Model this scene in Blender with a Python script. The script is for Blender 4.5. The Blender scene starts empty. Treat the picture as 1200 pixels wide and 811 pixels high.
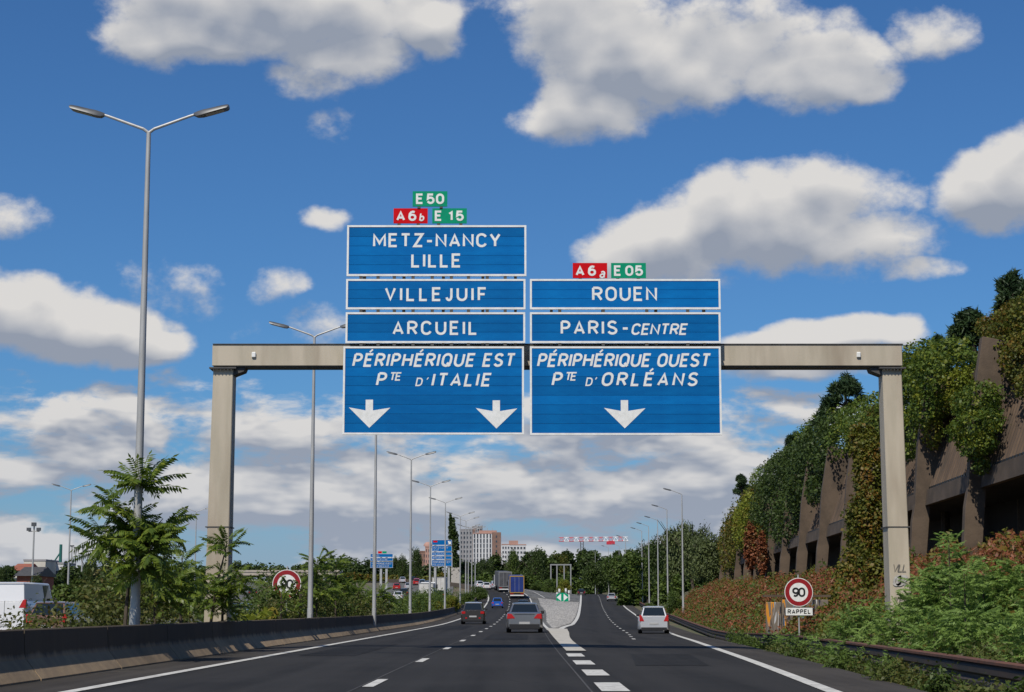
import bpy, math, random
import numpy as np
R = math.radians
random.seed(7)
rng = np.random.default_rng(11)
scene = bpy.context.scene
C = scene.collection
# ------------------------------------------------------------------ camera
F = 2150.0; CX = 600.0; CY = 405.5
PITCH = math.atan(309.0 / F)
CAMZ = 1.15
cam_d = bpy.data.cameras.new('camera'); cam = bpy.data.objects.new('camera', cam_d); C.objects.link(cam)
cam_d.sensor_width = 36.0; cam_d.lens = F / 1200.0 * 36.0
cam.location = (0, 0, CAMZ); cam.rotation_euler = (R(90) + PITCH, 0, 0)
cam_d.clip_start = 0.1; cam_d.clip_end = 20000
scene.camera = cam
SP, CP = math.sin(PITCH), math.cos(PITCH)

def ray(px, py):
    a = (px - CX) / F; v = (CY - py) / F
    return (a, CP - SP * v, SP + CP * v)
def at(px, py, Y):
    d = ray(px, py); t = Y / d[1]
    return (d[0] * t, Y, CAMZ + d[2] * t)

# ------------------------------------------------------------------ sun, world, exposure
SUN_EL, SUN_AZ = 52.0, 22.0      # elevation; degrees to the left of straight behind the camera
sd = (-math.sin(R(SUN_AZ)) * math.cos(R(SUN_EL)), -math.cos(R(SUN_AZ)) * math.cos(R(SUN_EL)), math.sin(R(SUN_EL)))
sun_d = bpy.data.lights.new('sun', 'SUN'); sun = bpy.data.objects.new('sun', sun_d); C.objects.link(sun)
sun_d.energy = 5.0; sun_d.angle = R(0.55); sun_d.color = (1.0, 0.93, 0.82)
import mathutils
sun.rotation_euler = mathutils.Vector(sd).to_track_quat('Z', 'Y').to_euler()
scene.view_settings.view_transform = 'Standard'; scene.view_settings.look = 'None'
scene.view_settings.exposure = -0.22; scene.view_settings.gamma = 1.0

class NT:
    """small helper to write node graphs"""
    def __init__(s, tree): s.t = tree
    def new(s, typ, **kw):
        n = s.t.nodes.new(typ)
        for k, v in kw.items(): setattr(n, k, v)
        return n
    def put(s, sock, v):
        if hasattr(v, 'is_output') or isinstance(v, bpy.types.NodeSocket): s.t.links.new(v, sock)
        else: sock.default_value = v
    def m(s, op, a, b=None, c=None, clamp=False):
        n = s.new('ShaderNodeMath', operation=op, use_clamp=clamp)
        s.put(n.inputs[0], a)
        if b is not None: s.put(n.inputs[1], b)
        if c is not None: s.put(n.inputs[2], c)
        return n.outputs[0]
    def noise(s, vec, scale, detail=4, rough=0.5, dist=0.0, out='Fac', lac=2.0):
        n = s.new('ShaderNodeTexNoise'); s.t.links.new(vec, n.inputs['Vector']) if vec is not None else None
        n.inputs['Scale'].default_value = scale; n.inputs['Detail'].default_value = detail
        n.inputs['Roughness'].default_value = rough; n.inputs['Distortion'].default_value = dist
        n.inputs['Lacunarity'].default_value = lac
        return n.outputs[out]
    def mix(s, f, a, b):
        n = s.new('ShaderNodeMix', data_type='RGBA'); s.put(n.inputs[0], f); s.put(n.inputs[6], a); s.put(n.inputs[7], b)
        return n.outputs[2]
    def ss(s, x, lo, hi, a=0.0, b=1.0):
        n = s.new('ShaderNodeMapRange', interpolation_type='SMOOTHSTEP'); s.put(n.inputs[0], x)
        n.inputs[1].default_value = lo; n.inputs[2].default_value = hi; n.inputs[3].default_value = a; n.inputs[4].default_value = b
        return n.outputs[0]
    def vec(s, x, y, z):
        n = s.new('ShaderNodeCombineXYZ'); s.put(n.inputs[0], x); s.put(n.inputs[1], y); s.put(n.inputs[2], z)
        return n.outputs[0]

def ae(px, py):
    d = ray(px, py); l = math.sqrt(sum(c * c for c in d))
    return math.atan2(d[0], d[1]), math.asin(d[2] / l)

def build_world():
    w = bpy.data.worlds.new('World'); scene.world = w; w.use_nodes = True
    t = w.node_tree; t.nodes.clear(); n = NT(t)
    out = n.new('ShaderNodeOutputWorld'); bg = n.new('ShaderNodeBackground'); t.links.new(bg.outputs[0], out.inputs[0])
    bg.inputs['Strength'].default_value = 0.091
    sky = n.new('ShaderNodeTexSky', sky_type='NISHITA'); sky.sun_disc = False
    sky.sun_elevation = R(SUN_EL); sky.sun_rotation = R(180 + SUN_AZ)
    sky.air_density = 1.0; sky.dust_density = 0.6; sky.ozone_density = 2.5; sky.altitude = 100
    tc = n.new('ShaderNodeTexCoord'); sep = n.new('ShaderNodeSeparateXYZ'); t.links.new(tc.outputs['Generated'], sep.inputs[0])
    X, Y, Z = sep.outputs
    a = n.m('ARCTAN2', X, Y); e = n.m('ARCSINE', Z)
    blobs = [  # px, py, rx, ry, gain : the big cumulus clouds
        (330, 5, 230, 70, 1.0), (250, 45, 130, 42, .9), (400, 65, 90, 45, .9), (500, 25, 60, 45, .8), (365, 98, 60, 28, .6),
        (700, 30, 120, 75, 1.0), (800, 65, 210, 75, 1.1), (930, 85, 115, 50, 1.0), (690, 130, 90, 42, .9), (990, 100, 60, 26, .75),
        (900, 255, 170, 66, 1.1), (960, 235, 120, 50, 1.0), (790, 280, 110, 58, 1.0), (735, 290, 60, 55, .9), (1010, 290, 90, 48, .9), (1070, 320, 55, 16, .55),
        (1165, 222, 80, 48, 1.0), (1210, 200, 70, 50, 1.0),
        (70, 378, 125, 44, 1.1), (30, 368, 80, 44, .9), (165, 405, 60, 26, .75),
        (378, 261, 34, 17, .55), (318, 345, 34, 20, .38), (12, 250, 36, 28, .34), (1085, 38, 40, 30, .30), (205, 335, 36, 24, .16), (380, 145, 30, 22, .12),
        (985, 392, 95, 22, .9), (1040, 385, 40, 18, .7), (890, 402, 60, 14, .6), (360, 395, 75, 30, .4), (930, 420, 120, 22, .7)]
    def density(ev, hi=True):
        cv = n.vec(n.m('MULTIPLY', a, 1.0), n.m('MULTIPLY', ev, 1.35), 0.3)
        wn = n.new('ShaderNodeSeparateColor'); t.links.new(n.noise(cv, 14.0, 3, .5, out='Color'), wn.inputs[0])
        aw = n.m('MULTIPLY_ADD', n.m('SUBTRACT', wn.outputs[0], .5), .045, a)
        ew = n.m('MULTIPLY_ADD', n.m('SUBTRACT', wn.outputs[1], .5), .03, ev)
        d = None
        for (px, py, rx, ry, g) in blobs:
            a0, e0 = ae(px, py)
            da = n.m('MULTIPLY', n.m('SUBTRACT', aw, a0), F / rx)
            de = n.m('MULTIPLY', n.m('SUBTRACT', ew, e0), F / ry)
            r2 = n.m('MULTIPLY_ADD', da, da, n.m('MULTIPLY', de, de))
            b = n.m('MULTIPLY', n.m('SUBTRACT', 1.0, r2), g)
            d = b if d is None else n.m('MAXIMUM', d, b)
        d = n.m('MAXIMUM', d, -1.0)
        fb = n.noise(cv, 19.0, 10 if hi else 2, .60 if hi else .5)
        bd = n.m('MULTIPLY_ADD', n.m('SUBTRACT', fb, .5), 2.5, n.m('MULTIPLY_ADD', d, .95, .02))
        # cumulus field that thickens towards the horizon
        lv = n.vec(n.m('MULTIPLY', aw, 1.0), n.m('MULTIPLY', n.m('MULTIPLY_ADD', ev, 2.1, n.m('MULTIPLY', n.m('SQRT', n.m('MAXIMUM', ev, 0.0)), 0.30)), 1.0), 7.7)
        big = n.noise(lv, 7.0, 2, .5); fine = n.noise(lv, 18.0, 10 if hi else 3, .60 if hi else .55)
        fld = n.m('ADD', n.m('MULTIPLY_ADD', big, 1.1, n.m('MULTIPLY', fine, 2.3)), .10)
        # coverage: nearly closed low down (below about 6.5 degrees), scattered higher up, open where the big clouds were placed
        cov = n.ss(ev, R(6.1), R(7.7), 1.43, 2.16)
        inner = n.m('MULTIPLY', n.ss(n.m('ABSOLUTE', a), R(17), R(24), 1.0, 0.0), n.m('MULTIPLY', n.ss(ev, R(7.0), R(8.5)), n.ss(ev, R(19.5), R(25), 1.0, 0.0)))
        fd = n.m('SUBTRACT', n.m('MULTIPLY', n.m('SUBTRACT', fld, cov), 1.5), n.m('MULTIPLY', inner, 1.5))
        return n.m('MAXIMUM', bd, fd)
    d0 = density(e)
    g0 = density(e, False)
    d1 = density(n.m('ADD', e, .014), False)
    alpha = n.ss(d0, -.08, .55)
    lit = n.m('SUBTRACT', n.m('MULTIPLY_ADD', n.m('SUBTRACT', d0, g0), .50, g0), d1)
    s = n.m('MULTIPLY_ADD', lit, n.ss(e, R(6), R(9), 1.05, .80), n.m('MULTIPLY_ADD', n.m('MAXIMUM', d1, 0.0), -.34, n.ss(e, R(5.5), R(8.5), .42, .62)), clamp=True)
    cc = n.mix(s, (3.7, 4.2, 5.2, 1), (9.0, 8.8, 8.6, 1))
    haze = n.ss(e, 0.0, R(8), .35, 0.0)
    cc = n.mix(haze, cc, (4.7, 5.5, 6.9, 1))
    tint = n.new('ShaderNodeMix', data_type='RGBA', blend_type='MULTIPLY'); tint.inputs[0].default_value = 1.0
    t.links.new(sky.outputs[0], tint.inputs[6]); tint.inputs[7].default_value = (.41, .755, 1.13, 1)
    base = n.mix(n.ss(e, 0.0, R(5.0), .7, 0.0), tint.outputs[2], (3.9, 4.9, 6.6, 1))
    fin = n.mix(n.m('MULTIPLY', alpha, n.ss(e, R(-.5), R(.2))), base, cc)
    t.links.new(fin, bg.inputs['Color'])
build_world()

# ------------------------------------------------------------------ object helpers
def props(o, label=None, cat=None, group=None, kind=None):
    if label: o['label'] = label
    if cat: o['category'] = cat
    if group: o['group'] = group
    if kind: o['kind'] = kind
    return o
def empty(name, loc, rz=0.0, label=None, cat=None, group=None, scale=1.0):
    o = bpy.data.objects.new(name, None); C.objects.link(o); o.location = loc; o.rotation_euler = (0, 0, rz)
    o.empty_display_size = .3; o.scale = (scale,) * 3 if not isinstance(scale, tuple) else scale
    return props(o, label, cat, group)
def link(name, me, parent=None, loc=None, rot=None, scale=None):
    o = bpy.data.objects.new(name, me); C.objects.link(o)
    if parent is not None: o.parent = parent
    if loc is not None: o.location = loc
    if rot is not None: o.rotation_euler = rot
    if scale is not None: o.scale = scale
    return o
def np_mesh(name, v, f, m=None, smooth=False):
    v = np.asarray(v, np.float32); f = np.asarray(f, np.int32)
    me = bpy.data.meshes.new(name); k = f.shape[1]
    me.vertices.add(len(v)); me.vertices.foreach_set('co', v.ravel())
    me.loops.add(f.size); me.loops.foreach_set('vertex_index', f.ravel())
    me.polygons.add(len(f)); me.polygons.foreach_set('loop_start', np.arange(0, f.size, k, dtype=np.int32))
    if smooth: me.polygons.foreach_set('use_smooth', np.ones(len(f), bool))
    me.update(calc_edges=True); me.validate()
    if m: me.materials.append(m)
    return me
class MB:
    def __init__(s): s.v = []; s.f = []
    def add(s, vs, fs):
        b = len(s.v); s.v += [tuple(p) for p in vs]; s.f += [tuple(i + b for i in q) for q in fs]; return s
    def box(s, x0, x1, y0, y1, z0, z1):
        return s.add([(x0,y0,z0),(x1,y0,z0),(x1,y1,z0),(x0,y1,z0),(x0,y0,z1),(x1,y0,z1),(x1,y1,z1),(x0,y1,z1)],
                     [(0,3,2,1),(4,5,6,7),(0,1,5,4),(1,2,6,5),(2,3,7,6),(3,0,4,7)])
    def tube(s, p, q, r0, r1=None, n=8, caps=True):
        r1 = r0 if r1 is None else r1
        p = mathutils.Vector(p); q = mathutils.Vector(q); d = (q - p)
        if d.length < 1e-6: return s
        d.normalize(); a = d.orthogonal().normalized(); b = d.cross(a)
        vs = []
        for c, r in ((p, r0), (q, r1)):
            for i in range(n):
                t = 2 * math.pi * i / n; vs.append(c + a * (r * math.cos(t)) + b * (r * math.sin(t)))
        fs = [(i, (i + 1) % n, n + (i + 1) % n, n + i) for i in range(n)]
        if caps: fs += [tuple(range(n - 1, -1, -1)), tuple(range(n, 2 * n))]
        return s.add(vs, fs)
    def path(s, pts, r, n=8):
        rs = r if isinstance(r, (list, tuple)) else [r] * len(pts)
        for i in range(len(pts) - 1): s.tube(pts[i], pts[i + 1], rs[i], rs[i + 1], n)
        return s
    def prism(s, poly, h0, h1, axis='z'):
        """extrude a 2-D polygon between h0 and h1 along axis"""
        n = len(poly)
        def P(u, v, h): return {'z': (u, v, h), 'y': (u, h, v), 'x': (h, u, v)}[axis]
        vs = [P(u, v, h0) for u, v in poly] + [P(u, v, h1) for u, v in poly]
        fs = [(i, (i + 1) % n, n + (i + 1) % n, n + i) for i in range(n)] + [tuple(range(n - 1, -1, -1)), tuple(range(n, 2 * n))]
        return s.add(vs, fs)
    def loft(s, rings, closed=True, caps=True):
        n = len(rings[0]); b = len(s.v)
        for r in rings: s.v += [tuple(p) for p in r]
        for k in range(len(rings) - 1):
            for i in range(n if closed else n - 1):
                j = (i + 1) % n
                s.f.append((b + k*n + i, b + k*n + j, b + (k+1)*n + j, b + (k+1)*n + i))
        if caps and closed:
            s.f.append(tuple(b + i for i in range(n - 1, -1, -1))); s.f.append(tuple(b + (len(rings)-1)*n + i for i in range(n)))
        return s
    def mesh(s, name, m=None, smooth=False, bevel=0, fix=True):
        me = bpy.data.meshes.new(name); me.from_pydata(s.v, [], s.f)
        if m: me.materials.append(m)
        if fix or bevel:
            import bmesh
            bm = bmesh.new(); bm.from_mesh(me)
            bmesh.ops.recalc_face_normals(bm, faces=bm.faces[:])
            if bevel: bmesh.ops.bevel(bm, geom=bm.edges[:], offset=bevel, segments=1, affect='EDGES', clamp_overlap=True)
            bm.to_mesh(me); bm.free()
        if smooth:
            me.polygons.foreach_set('use_smooth', np.ones(len(me.polygons), bool))
            try: me.set_sharp_from_angle(angle=R(38))
            except Exception: pass
        me.update(); return me
    def obj(s, name, m=None, parent=None, smooth=False, bevel=0, loc=None, rot=None, fix=True):
        return link(name, s.mesh(name, m, smooth, bevel, fix), parent, loc, rot)

# ------------------------------------------------------------------ materials
MATS = {}
def pmat(name, c1, c2=None, scale=4.0, rough=.6, metal=0.0, bump=0.0, bscale=30.0, detail=5, spec=.5, coat=0.0, stretch=None, jitter=0.0, lo=.35, hi=.65, c3=None, s3=1.0, lo3=.5, hi3=.7, em=None):
    if name in MATS: return MATS[name]
    m = bpy.data.materials.new(name); m.use_nodes = True; t = m.node_tree; n = NT(t)
    b = t.nodes['Principled BSDF']
    tc = n.new('ShaderNodeTexCoord'); v = tc.outputs['Object']
    if stretch:
        mp = n.new('ShaderNodeMapping'); mp.inputs['Scale'].default_value = stretch; t.links.new(v, mp.inputs[0]); v = mp.outputs[0]
    col = (*c1, 1)
    if c2 is not None:
        f = n.ss(n.noise(v, scale, detail, .6), lo, hi); col = n.mix(f, (*c1, 1), (*c2, 1))
    if c3 is not None:
        f = n.ss(n.noise(v, s3, 3, .6), lo3, hi3); col = n.mix(f, col, (*c3, 1))
    if jitter:
        oi = n.new('ShaderNodeObjectInfo'); hs = n.new('ShaderNodeHueSaturation')
        n.put(hs.inputs['Value'], n.m('MULTIPLY_ADD', oi.outputs['Random'], 2 * jitter, 1 - jitter)); n.put(hs.inputs['Color'], col); col = hs.outputs[0]
    n.put(b.inputs['Base Color'], col)
    b.inputs['Roughness'].default_value = rough; b.inputs['Metallic'].default_value = metal
    b.inputs['Specular IOR Level'].default_value = spec
    b.inputs['Coat Weight'].default_value = coat; b.inputs['Coat Roughness'].default_value = .06
    if bump:
        bn = n.new('ShaderNodeBump'); bn.inputs['Strength'].default_value = bump; bn.inputs['Distance'].default_value = .02
        t.links.new(n.noise(v, bscale, 5, .6), bn.inputs['Height']); t.links.new(bn.outputs[0], b.inputs['Normal'])
    if em: b.inputs['Emission Color'].default_value = (*em[0], 1); b.inputs['Emission Strength'].default_value = em[1]
    MATS[name] = m; return m
def leafmat(name, a, b, c=None, trans=.35, rough=.55):
    """foliage: every leaf has its own shade between a and b, a few take colour c"""
    if name in MATS: return MATS[name]
    m = bpy.data.materials.new(name); m.use_nodes = True; t = m.node_tree; n = NT(t); p = t.nodes['Principled BSDF']
    g = n.new('ShaderNodeNewGeometry'); rnd = g.outputs['Random Per Island']
    tc = n.new('ShaderNodeTexCoord')
    patch = n.ss(n.noise(tc.outputs['Object'], .55, 3, .6), .35, .65)
    f = n.m('MULTIPLY_ADD', rnd, .55, n.m('MULTIPLY', patch, .45))
    col = n.mix(f, (*a, 1), (*b, 1))
    if c is not None:
        r2 = n.m('FRACT', n.m('MULTIPLY', rnd, 17.3)); pt = n.ss(n.noise(tc.outputs['Object'], .9, 3, .6), .42, .66)
        col = n.mix(n.m('MULTIPLY', n.m('GREATER_THAN', r2, .45), pt), col, (*c, 1))
    n.put(p.inputs['Base Color'], col); p.inputs['Roughness'].default_value = rough
    p.inputs['Specular IOR Level'].default_value = .35
    tr = n.new('ShaderNodeBsdfTranslucent'); n.put(tr.inputs[0], col)
    mx = n.new('ShaderNodeMixShader'); mx.inputs[0].default_value = trans
    t.links.new(p.outputs[0], mx.inputs[1]); t.links.new(tr.outputs[0], mx.inputs[2])
    t.links.new(mx.outputs[0], t.nodes['Material Output'].inputs[0])
    MATS[name] = m; return m

M_asph = None
def asphalt(name, base, tracks):
    m = bpy.data.materials.new(name); m.use_nodes = True; t = m.node_tree; n = NT(t); b = t.nodes['Principled BSDF']
    tc = n.new('ShaderNodeTexCoord'); uv = tc.outputs['Object']
    sp = n.new('ShaderNodeSeparateXYZ'); t.links.new(tc.outputs['UV'], sp.inputs[0])
    g = n.noise(uv, 60, 3, .7); large = n.noise(uv, .16, 4, .6)
    mp = n.new('ShaderNodeMapping'); mp.inputs['Scale'].default_value = (2.2, .05, 1); t.links.new(uv, mp.inputs[0])
    streak = n.noise(mp.outputs[0], 1.0, 4, .6)
    f = n.m('MULTIPLY_ADD', g, .5, n.m('MULTIPLY_ADD', large, .9, n.m('MULTIPLY', streak, .8)))
    f = n.ss(f, .8, 1.35)
    c = n.mix(f, tuple(x * .70 for x in base) + (1,), tuple(x * 1.32 for x in base) + (1,))
    if tracks:   # polished wheel tracks: u runs across the lanes in metres
        w = n.m('ABSOLUTE', n.m('SINE', n.m('MULTIPLY', sp.outputs[0], math.pi * 2 / 3.6)))
        c = n.mix(n.m('MULTIPLY', n.ss(w, .5, 1.0), .38), c, tuple(x * 1.5 for x in base) + (1,))
    vo = n.new('ShaderNodeTexVoronoi', feature='DISTANCE_TO_EDGE'); vo.inputs['Scale'].default_value = .18
    dn = n.noise(uv, .8, 4, .6, out='Color'); mv = n.new('ShaderNodeVectorMath', operation='MULTIPLY_ADD')
    t.links.new(dn, mv.inputs[0]); mv.inputs[1].default_value = (2.5, 2.5, 0); t.links.new(uv, mv.inputs[2]); t.links.new(mv.outputs[0], vo.inputs['Vector'])
    crack = n.m('MULTIPLY', n.ss(vo.outputs['Distance'], .004, .014, 1.0, 0.0), n.ss(large, .45, .6))
    c = n.mix(n.m('MULTIPLY', crack, .6), c, (.012, .012, .012, 1))
    n.put(b.inputs['Base Color'], c); b.inputs['Roughness'].default_value = .85; b.inputs['Specular IOR Level'].default_value = .18
    bn = n.new('ShaderNodeBump'); bn.inputs['Strength'].default_value = .35; bn.inputs['Distance'].default_value = .01
    t.links.new(n.noise(uv, 90, 3, .7), bn.inputs['Height']); t.links.new(bn.outputs[0], b.inputs['Normal'])
    return m
m_road = asphalt('asphalt', (.0235, .0225, .0215), True)
m_shoulder = asphalt('shoulder_asphalt', (.046, .041, .036), False)
m_oldroad = asphalt('old_asphalt', (.11, .11, .105), False)
m_paint = pmat('road_paint', (.56, .55, .51), (.34, .33, .31), 3, .75, bump=.2, lo=.4, hi=.75, c3=(.10, .10, .095), s3=9, lo3=.6, hi3=.72)
m_gorepaint = pmat('gore_paint', (.50, .47, .41), (.38, .36, .31), 2, .75, bump=.2)
m_ground = pmat('ground_earth', (.10, .085, .05), (.07, .085, .035), .35, .95, bump=.5, bscale=6, c3=(.14, .10, .06), s3=.12)
m_gravel = pmat('gravel', (.27, .26, .25), (.16, .155, .15), 3.5, .95, bump=1.0, bscale=9, detail=8)
m_stone = pmat('gravel_stone', (.34, .33, .31), (.20, .195, .19), 1.5, .9, jitter=.2)
m_barrier = None
m_metal = pmat('galvanised_steel', (.44, .44, .43), (.36, .36, .35), 3, .55, metal=.25, stretch=(1, 1, .3))
m_lamphead = pmat('lamp_head', (.10, .105, .11), None, rough=.45, metal=.4)
m_lens = pmat('lamp_lens', (.05, .055, .06), None, rough=.15)
m_gantry = pmat('gantry_paint', (.50, .435, .335), (.41, .36, .27), 1.2, .6, bump=.08, stretch=(1.5, 1.5, .25), c3=(.26, .20, .14), s3=.7, lo3=.44, hi3=.85)
m_gdark = pmat('gantry_dark_steel', (.05, .05, .05), (.08, .075, .07), 3, .7)
m_signblue = pmat('sign_blue', (.001, .105, .33), (.002, .145, .41), 1.3, .6, jitter=.14, stretch=(1, 1, 3), spec=.08, lo=.2, hi=.8)
m_signwhite = pmat('sign_white', (.80, .80, .77), (.70, .70, .66), 6, .45)
m_signred = pmat('sign_red', (.60, .003, .008), (.52, .003, .008), 5, .6, spec=.1)
m_signgreen = pmat('sign_green', (.002, .29, .15), (.003, .25, .13), 5, .6, spec=.1)
m_black = pmat('black', (.012, .012, .012), None, rough=.5)
m_signgrey = pmat('sign_back', (.30, .30, .29), None, rough=.55, metal=.4)
m_conc = pmat('wall_concrete', (.115, .082, .056), (.075, .054, .037), .9, .9, bump=.45, bscale=14, c3=(.05, .04, .03), s3=.35, lo3=.5, hi3=.85)
m_panel = pmat('panel_concrete', (.135, .090, .058), (.085, .058, .040), 1.1, .9, bump=.3, bscale=12, stretch=(1, 1, .35), c3=(.045, .036, .028), s3=.5)
m_recess = pmat('recess_shade_concrete', (.022, .021, .02), (.014, .014, .014), .6, .95, c3=(.02, .03, .045), s3=.5, lo3=.6, hi3=.75)  # near black: the shade of the cavity is put into the concrete colour
m_rust = pmat('rusty_rail', (.16, .065, .035), (.09, .045, .032), 3, .75, metal=.2, bump=.15)
m_raildark = pmat('rail_face', (.045, .04, .038), (.075, .05, .04), 2.5, .7, metal=.3, stretch=(1, .3, 1))
m_tyre = pmat('tyre', (.012, .012, .012), None, rough=.8)
m_rim = pmat('rim', (.35, .35, .36), None, rough=.3, metal=.8)
m_glass = pmat('car_glass', (.012, .016, .018), None, rough=.04, spec=.8)
m_trim = pmat('dark_trim', (.018, .018, .019), None, rough=.5)
m_tail = pmat('tail_light', (.42, .008, .008), None, rough=.15, coat=.6)
m_head = pmat('head_light', (.55, .57, .6), None, rough=.1, coat=.8)
m_plate = pmat('plate', (.42, .42, .41), None, rough=.4)
m_bark = pmat('bark', (.085, .065, .045), (.05, .04, .03), 6, .9, bump=.4)

# ------------------------------------------------------------------ road geometry in metres
def curve(pts):
    xs = np.array([p[0] for p in pts], float); ys = np.array([p[1] for p in pts], float)
    d = np.gradient(ys, xs)
    def f(x):
        x = np.clip(np.asarray(x, float), xs[0], xs[-1]); i = np.clip(np.searchsorted(xs, x) - 1, 0, len(xs) - 2)
        h = xs[i + 1] - xs[i]; t = (x - xs[i]) / h
        return ((2*t**3 - 3*t**2 + 1) * ys[i] + (t**3 - 2*t**2 + t) * h * d[i] + (-2*t**3 + 3*t**2) * ys[i+1] + (t**3 - t**2) * h * d[i+1])
    return f
zL = curve([(-60,0),(0,0),(60,0),(100,.03),(134,.1),(165,.3),(200,.62),(240,1.05),(276,1.6),(326,3.3),(377,5.3),(430,7.0),(525,9.0),(600,10.0),(800,11),(3500,12)])
zR = curve([(-60,0),(0,0),(50,-.01),(70,-.06),(105,-.2),(134,-.14),(180,.18),(220,.72),(276,1.55),(341,2.74),(400,4.15),(430,4.55),(500,5.2),(700,8),(1000,10),(3500,12)])
zC = curve([(-60,-.1),(0,-.1),(134,.1),(200,.7),(276,2.0),(377,4.3),(450,6.8),(525,9.0),(600,10.4),(800,11),(3500,12)])
x_dash = curve([(-60,-2.7),(0,-2.3),(29,-2.12),(54,-1.92),(80,-1.7),(134,-1.25),(200,-.8),(276,-.45),(326,-.55),(350,-1.3),(377,-3.5),(410,-9),(450,-19),(520,-42),(620,-80)])
x_left = curve([(-60,-6.3),(0,-6.2),(29,-6.13),(54,-5.95),(80,-5.65),(134,-4.95),(200,-4.4),(276,-4.05),(326,-4.15),(350,-4.9),(377,-7.1),(410,-12.6),(450,-22.6),(520,-46),(620,-84)])
x_gl = curve([(-60,1.0),(0,1.25),(27,1.42),(54,1.58),(80,1.8),(100,2.0),(134,2.25),(200,2.75),(276,3.05),(326,2.95),(350,2.2),(377,0.1),(410,-5.4),(450,-15.4),(520,-38),(620,-76)])
x_gr = curve([(-60,1.0),(0,1.25),(27,1.5),(54,1.72),(87,2.35),(108,2.85),(142,4.5),(195,6.9),(265,9.7),(350,13.0),(400,14.9),(430,16),(500,16)])
x_rd = curve([(40,3.3),(55,4.0),(76,4.98),(105,6.55),(134,7.7),(185,9.7),(265,13.0),(365,17.3),(430,19.8)])
x_right = curve([(-60,.4),(0,3.1),(25.5,4.42),(37,5.07),(54,6.0),(80,7.5),(105,9.0),(142,10.9),(200,13.5),(265,16.3),(341,19.8),(400,22.2),(430,23.2),(500,25),(700,28)])
def x_bar(Y): return x_left(Y) - 1.45
def x_rail(Y): return x_right(Y) + 2.6
def x_wall(Y): return 14.0 + .0465 * np.asarray(Y, float)
x_col = curve([(-60,-22),(0,-22),(110,-21.5),(250,-20.5),(377,-20),(450,-23),(525,-29),(620,-42),(800,-80)])
x_br = curve([(250,-26),(300,-36),(350,-52),(420,-66),(530,-77),(640,-86),(760,-88)])
def sm(t):
    t = np.clip(t, 0, 1); return t * t * (3 - 2 * t)
def ground(X, Y):
    X = np.asarray(X, float); Y = np.asarray(Y, float)
    gl = x_gl(Y); gr = np.maximum(x_gr(Y), gl + 1.0 + 3.5 * (1 - sm((Y - 120) / 60)))
    z = zL(Y) + (zR(Y) - zL(Y)) * sm((X - gl) / (gr - gl))
    xb = x_bar(Y); z = z + (zC(Y) - z) * sm((xb - .6 - X) / 6.0)
    e = x_right(Y); xr = x_rail(Y); xw = np.maximum(x_wall(Y), xr + 4)
    near = 1 - sm((Y - 80) / 120)
    z = z - (.12 + .26 * near) * sm((X - e - 1.2) / 1.3)
    fade = 1 - sm((Y - 225) / 90)
    tb = np.clip((X - xr - .4) / (xw - xr - .4), 0, 1)
    z = z + (.55 * tb + .45 * sm(tb)) * (3.35 * fade + 2.2 * (1 - fade))
    z = z + sm((X - xw - 3.6) / 2.0) * 7.0 * (1 - sm((Y - 205) / 60))
    z = z + sm((X - xw - 6) / 120) * 6 + sm((-60 - X) / 300) * 2
    return z
def gz(X, Y): return float(ground(X, Y))
def hit(px, py, y0=20, y1=900):
    d = ray(px, py); Y = y0
    while Y < y1:
        t = Y / d[1]
        if CAMZ + d[2] * t <= gz(d[0] * t, Y): break
        Y += .5
    t = Y / d[1]; return d[0] * t, Y, gz(d[0] * t, Y)

# terrain sheet: fine near the road, coarse far away, out to the horizon
Ys = np.concatenate([np.arange(-60, 240, 3.0), np.arange(240, 700, 6.0), np.array([700, 740, 800, 880, 1000, 1200, 1500, 2000, 2800, 4000, 7000])])
uL = np.array([-4000, -2500, -1500, -900, -600, -400, -260, -180, -130, -95, -75, -60, -50, -42, -36, -32, -28, -25, -22, -19, -16, -13.5, -11.5, -10])
uR = np.concatenate([np.arange(-8.5, 30, .8), np.array([31, 33, 36, 40, 50, 65, 85, 110, 150, 220, 320, 480, 700, 1100, 1700, 2600, 4000])])
U = np.concatenate([uL, uR])
YY, UU = np.meshgrid(Ys, U, indexing='ij')
XX = UU + np.where(UU > 0, 1, 0) * (.0465 * np.clip(YY, 0, 400)) * sm(UU / 10)
ZZ = ground(XX, YY)
# sink the soil 6 cm under every paved strip
pav = sm((XX - x_bar(YY) + 1.0) / .5) * sm((x_right(YY) + 2.2 - XX) / .5) * (YY < 640)
pav = np.maximum(pav, (sm((8.6 - np.abs(XX - x_col(YY))) / .6)) * (YY < 640))
pav = np.maximum(pav, sm((7.5 - np.abs(XX - x_br(YY))) / .6) * (YY > 250) * (YY < 760))
ZZ = ZZ - .14 * pav
ZZ = ZZ + np.where(pav > 0.01, 0, 1) * .05 * np.sin(XX * 1.7 + np.sin(YY * .9) * 2) * sm((XX - x_rail(YY)) / 2)
nY, nU = len(Ys), len(U)
idx = np.arange(nY * nU).reshape(nY, nU)
faces = np.stack([idx[:-1, :-1], idx[:-1, 1:], idx[1:, 1:], idx[1:, :-1]], -1).reshape(-1, 4)
o = link('ground', np_mesh('ground', np.stack([XX, YY, ZZ], -1).reshape(-1, 3), faces, m_ground, True)); props(o, kind='structure')

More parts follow.
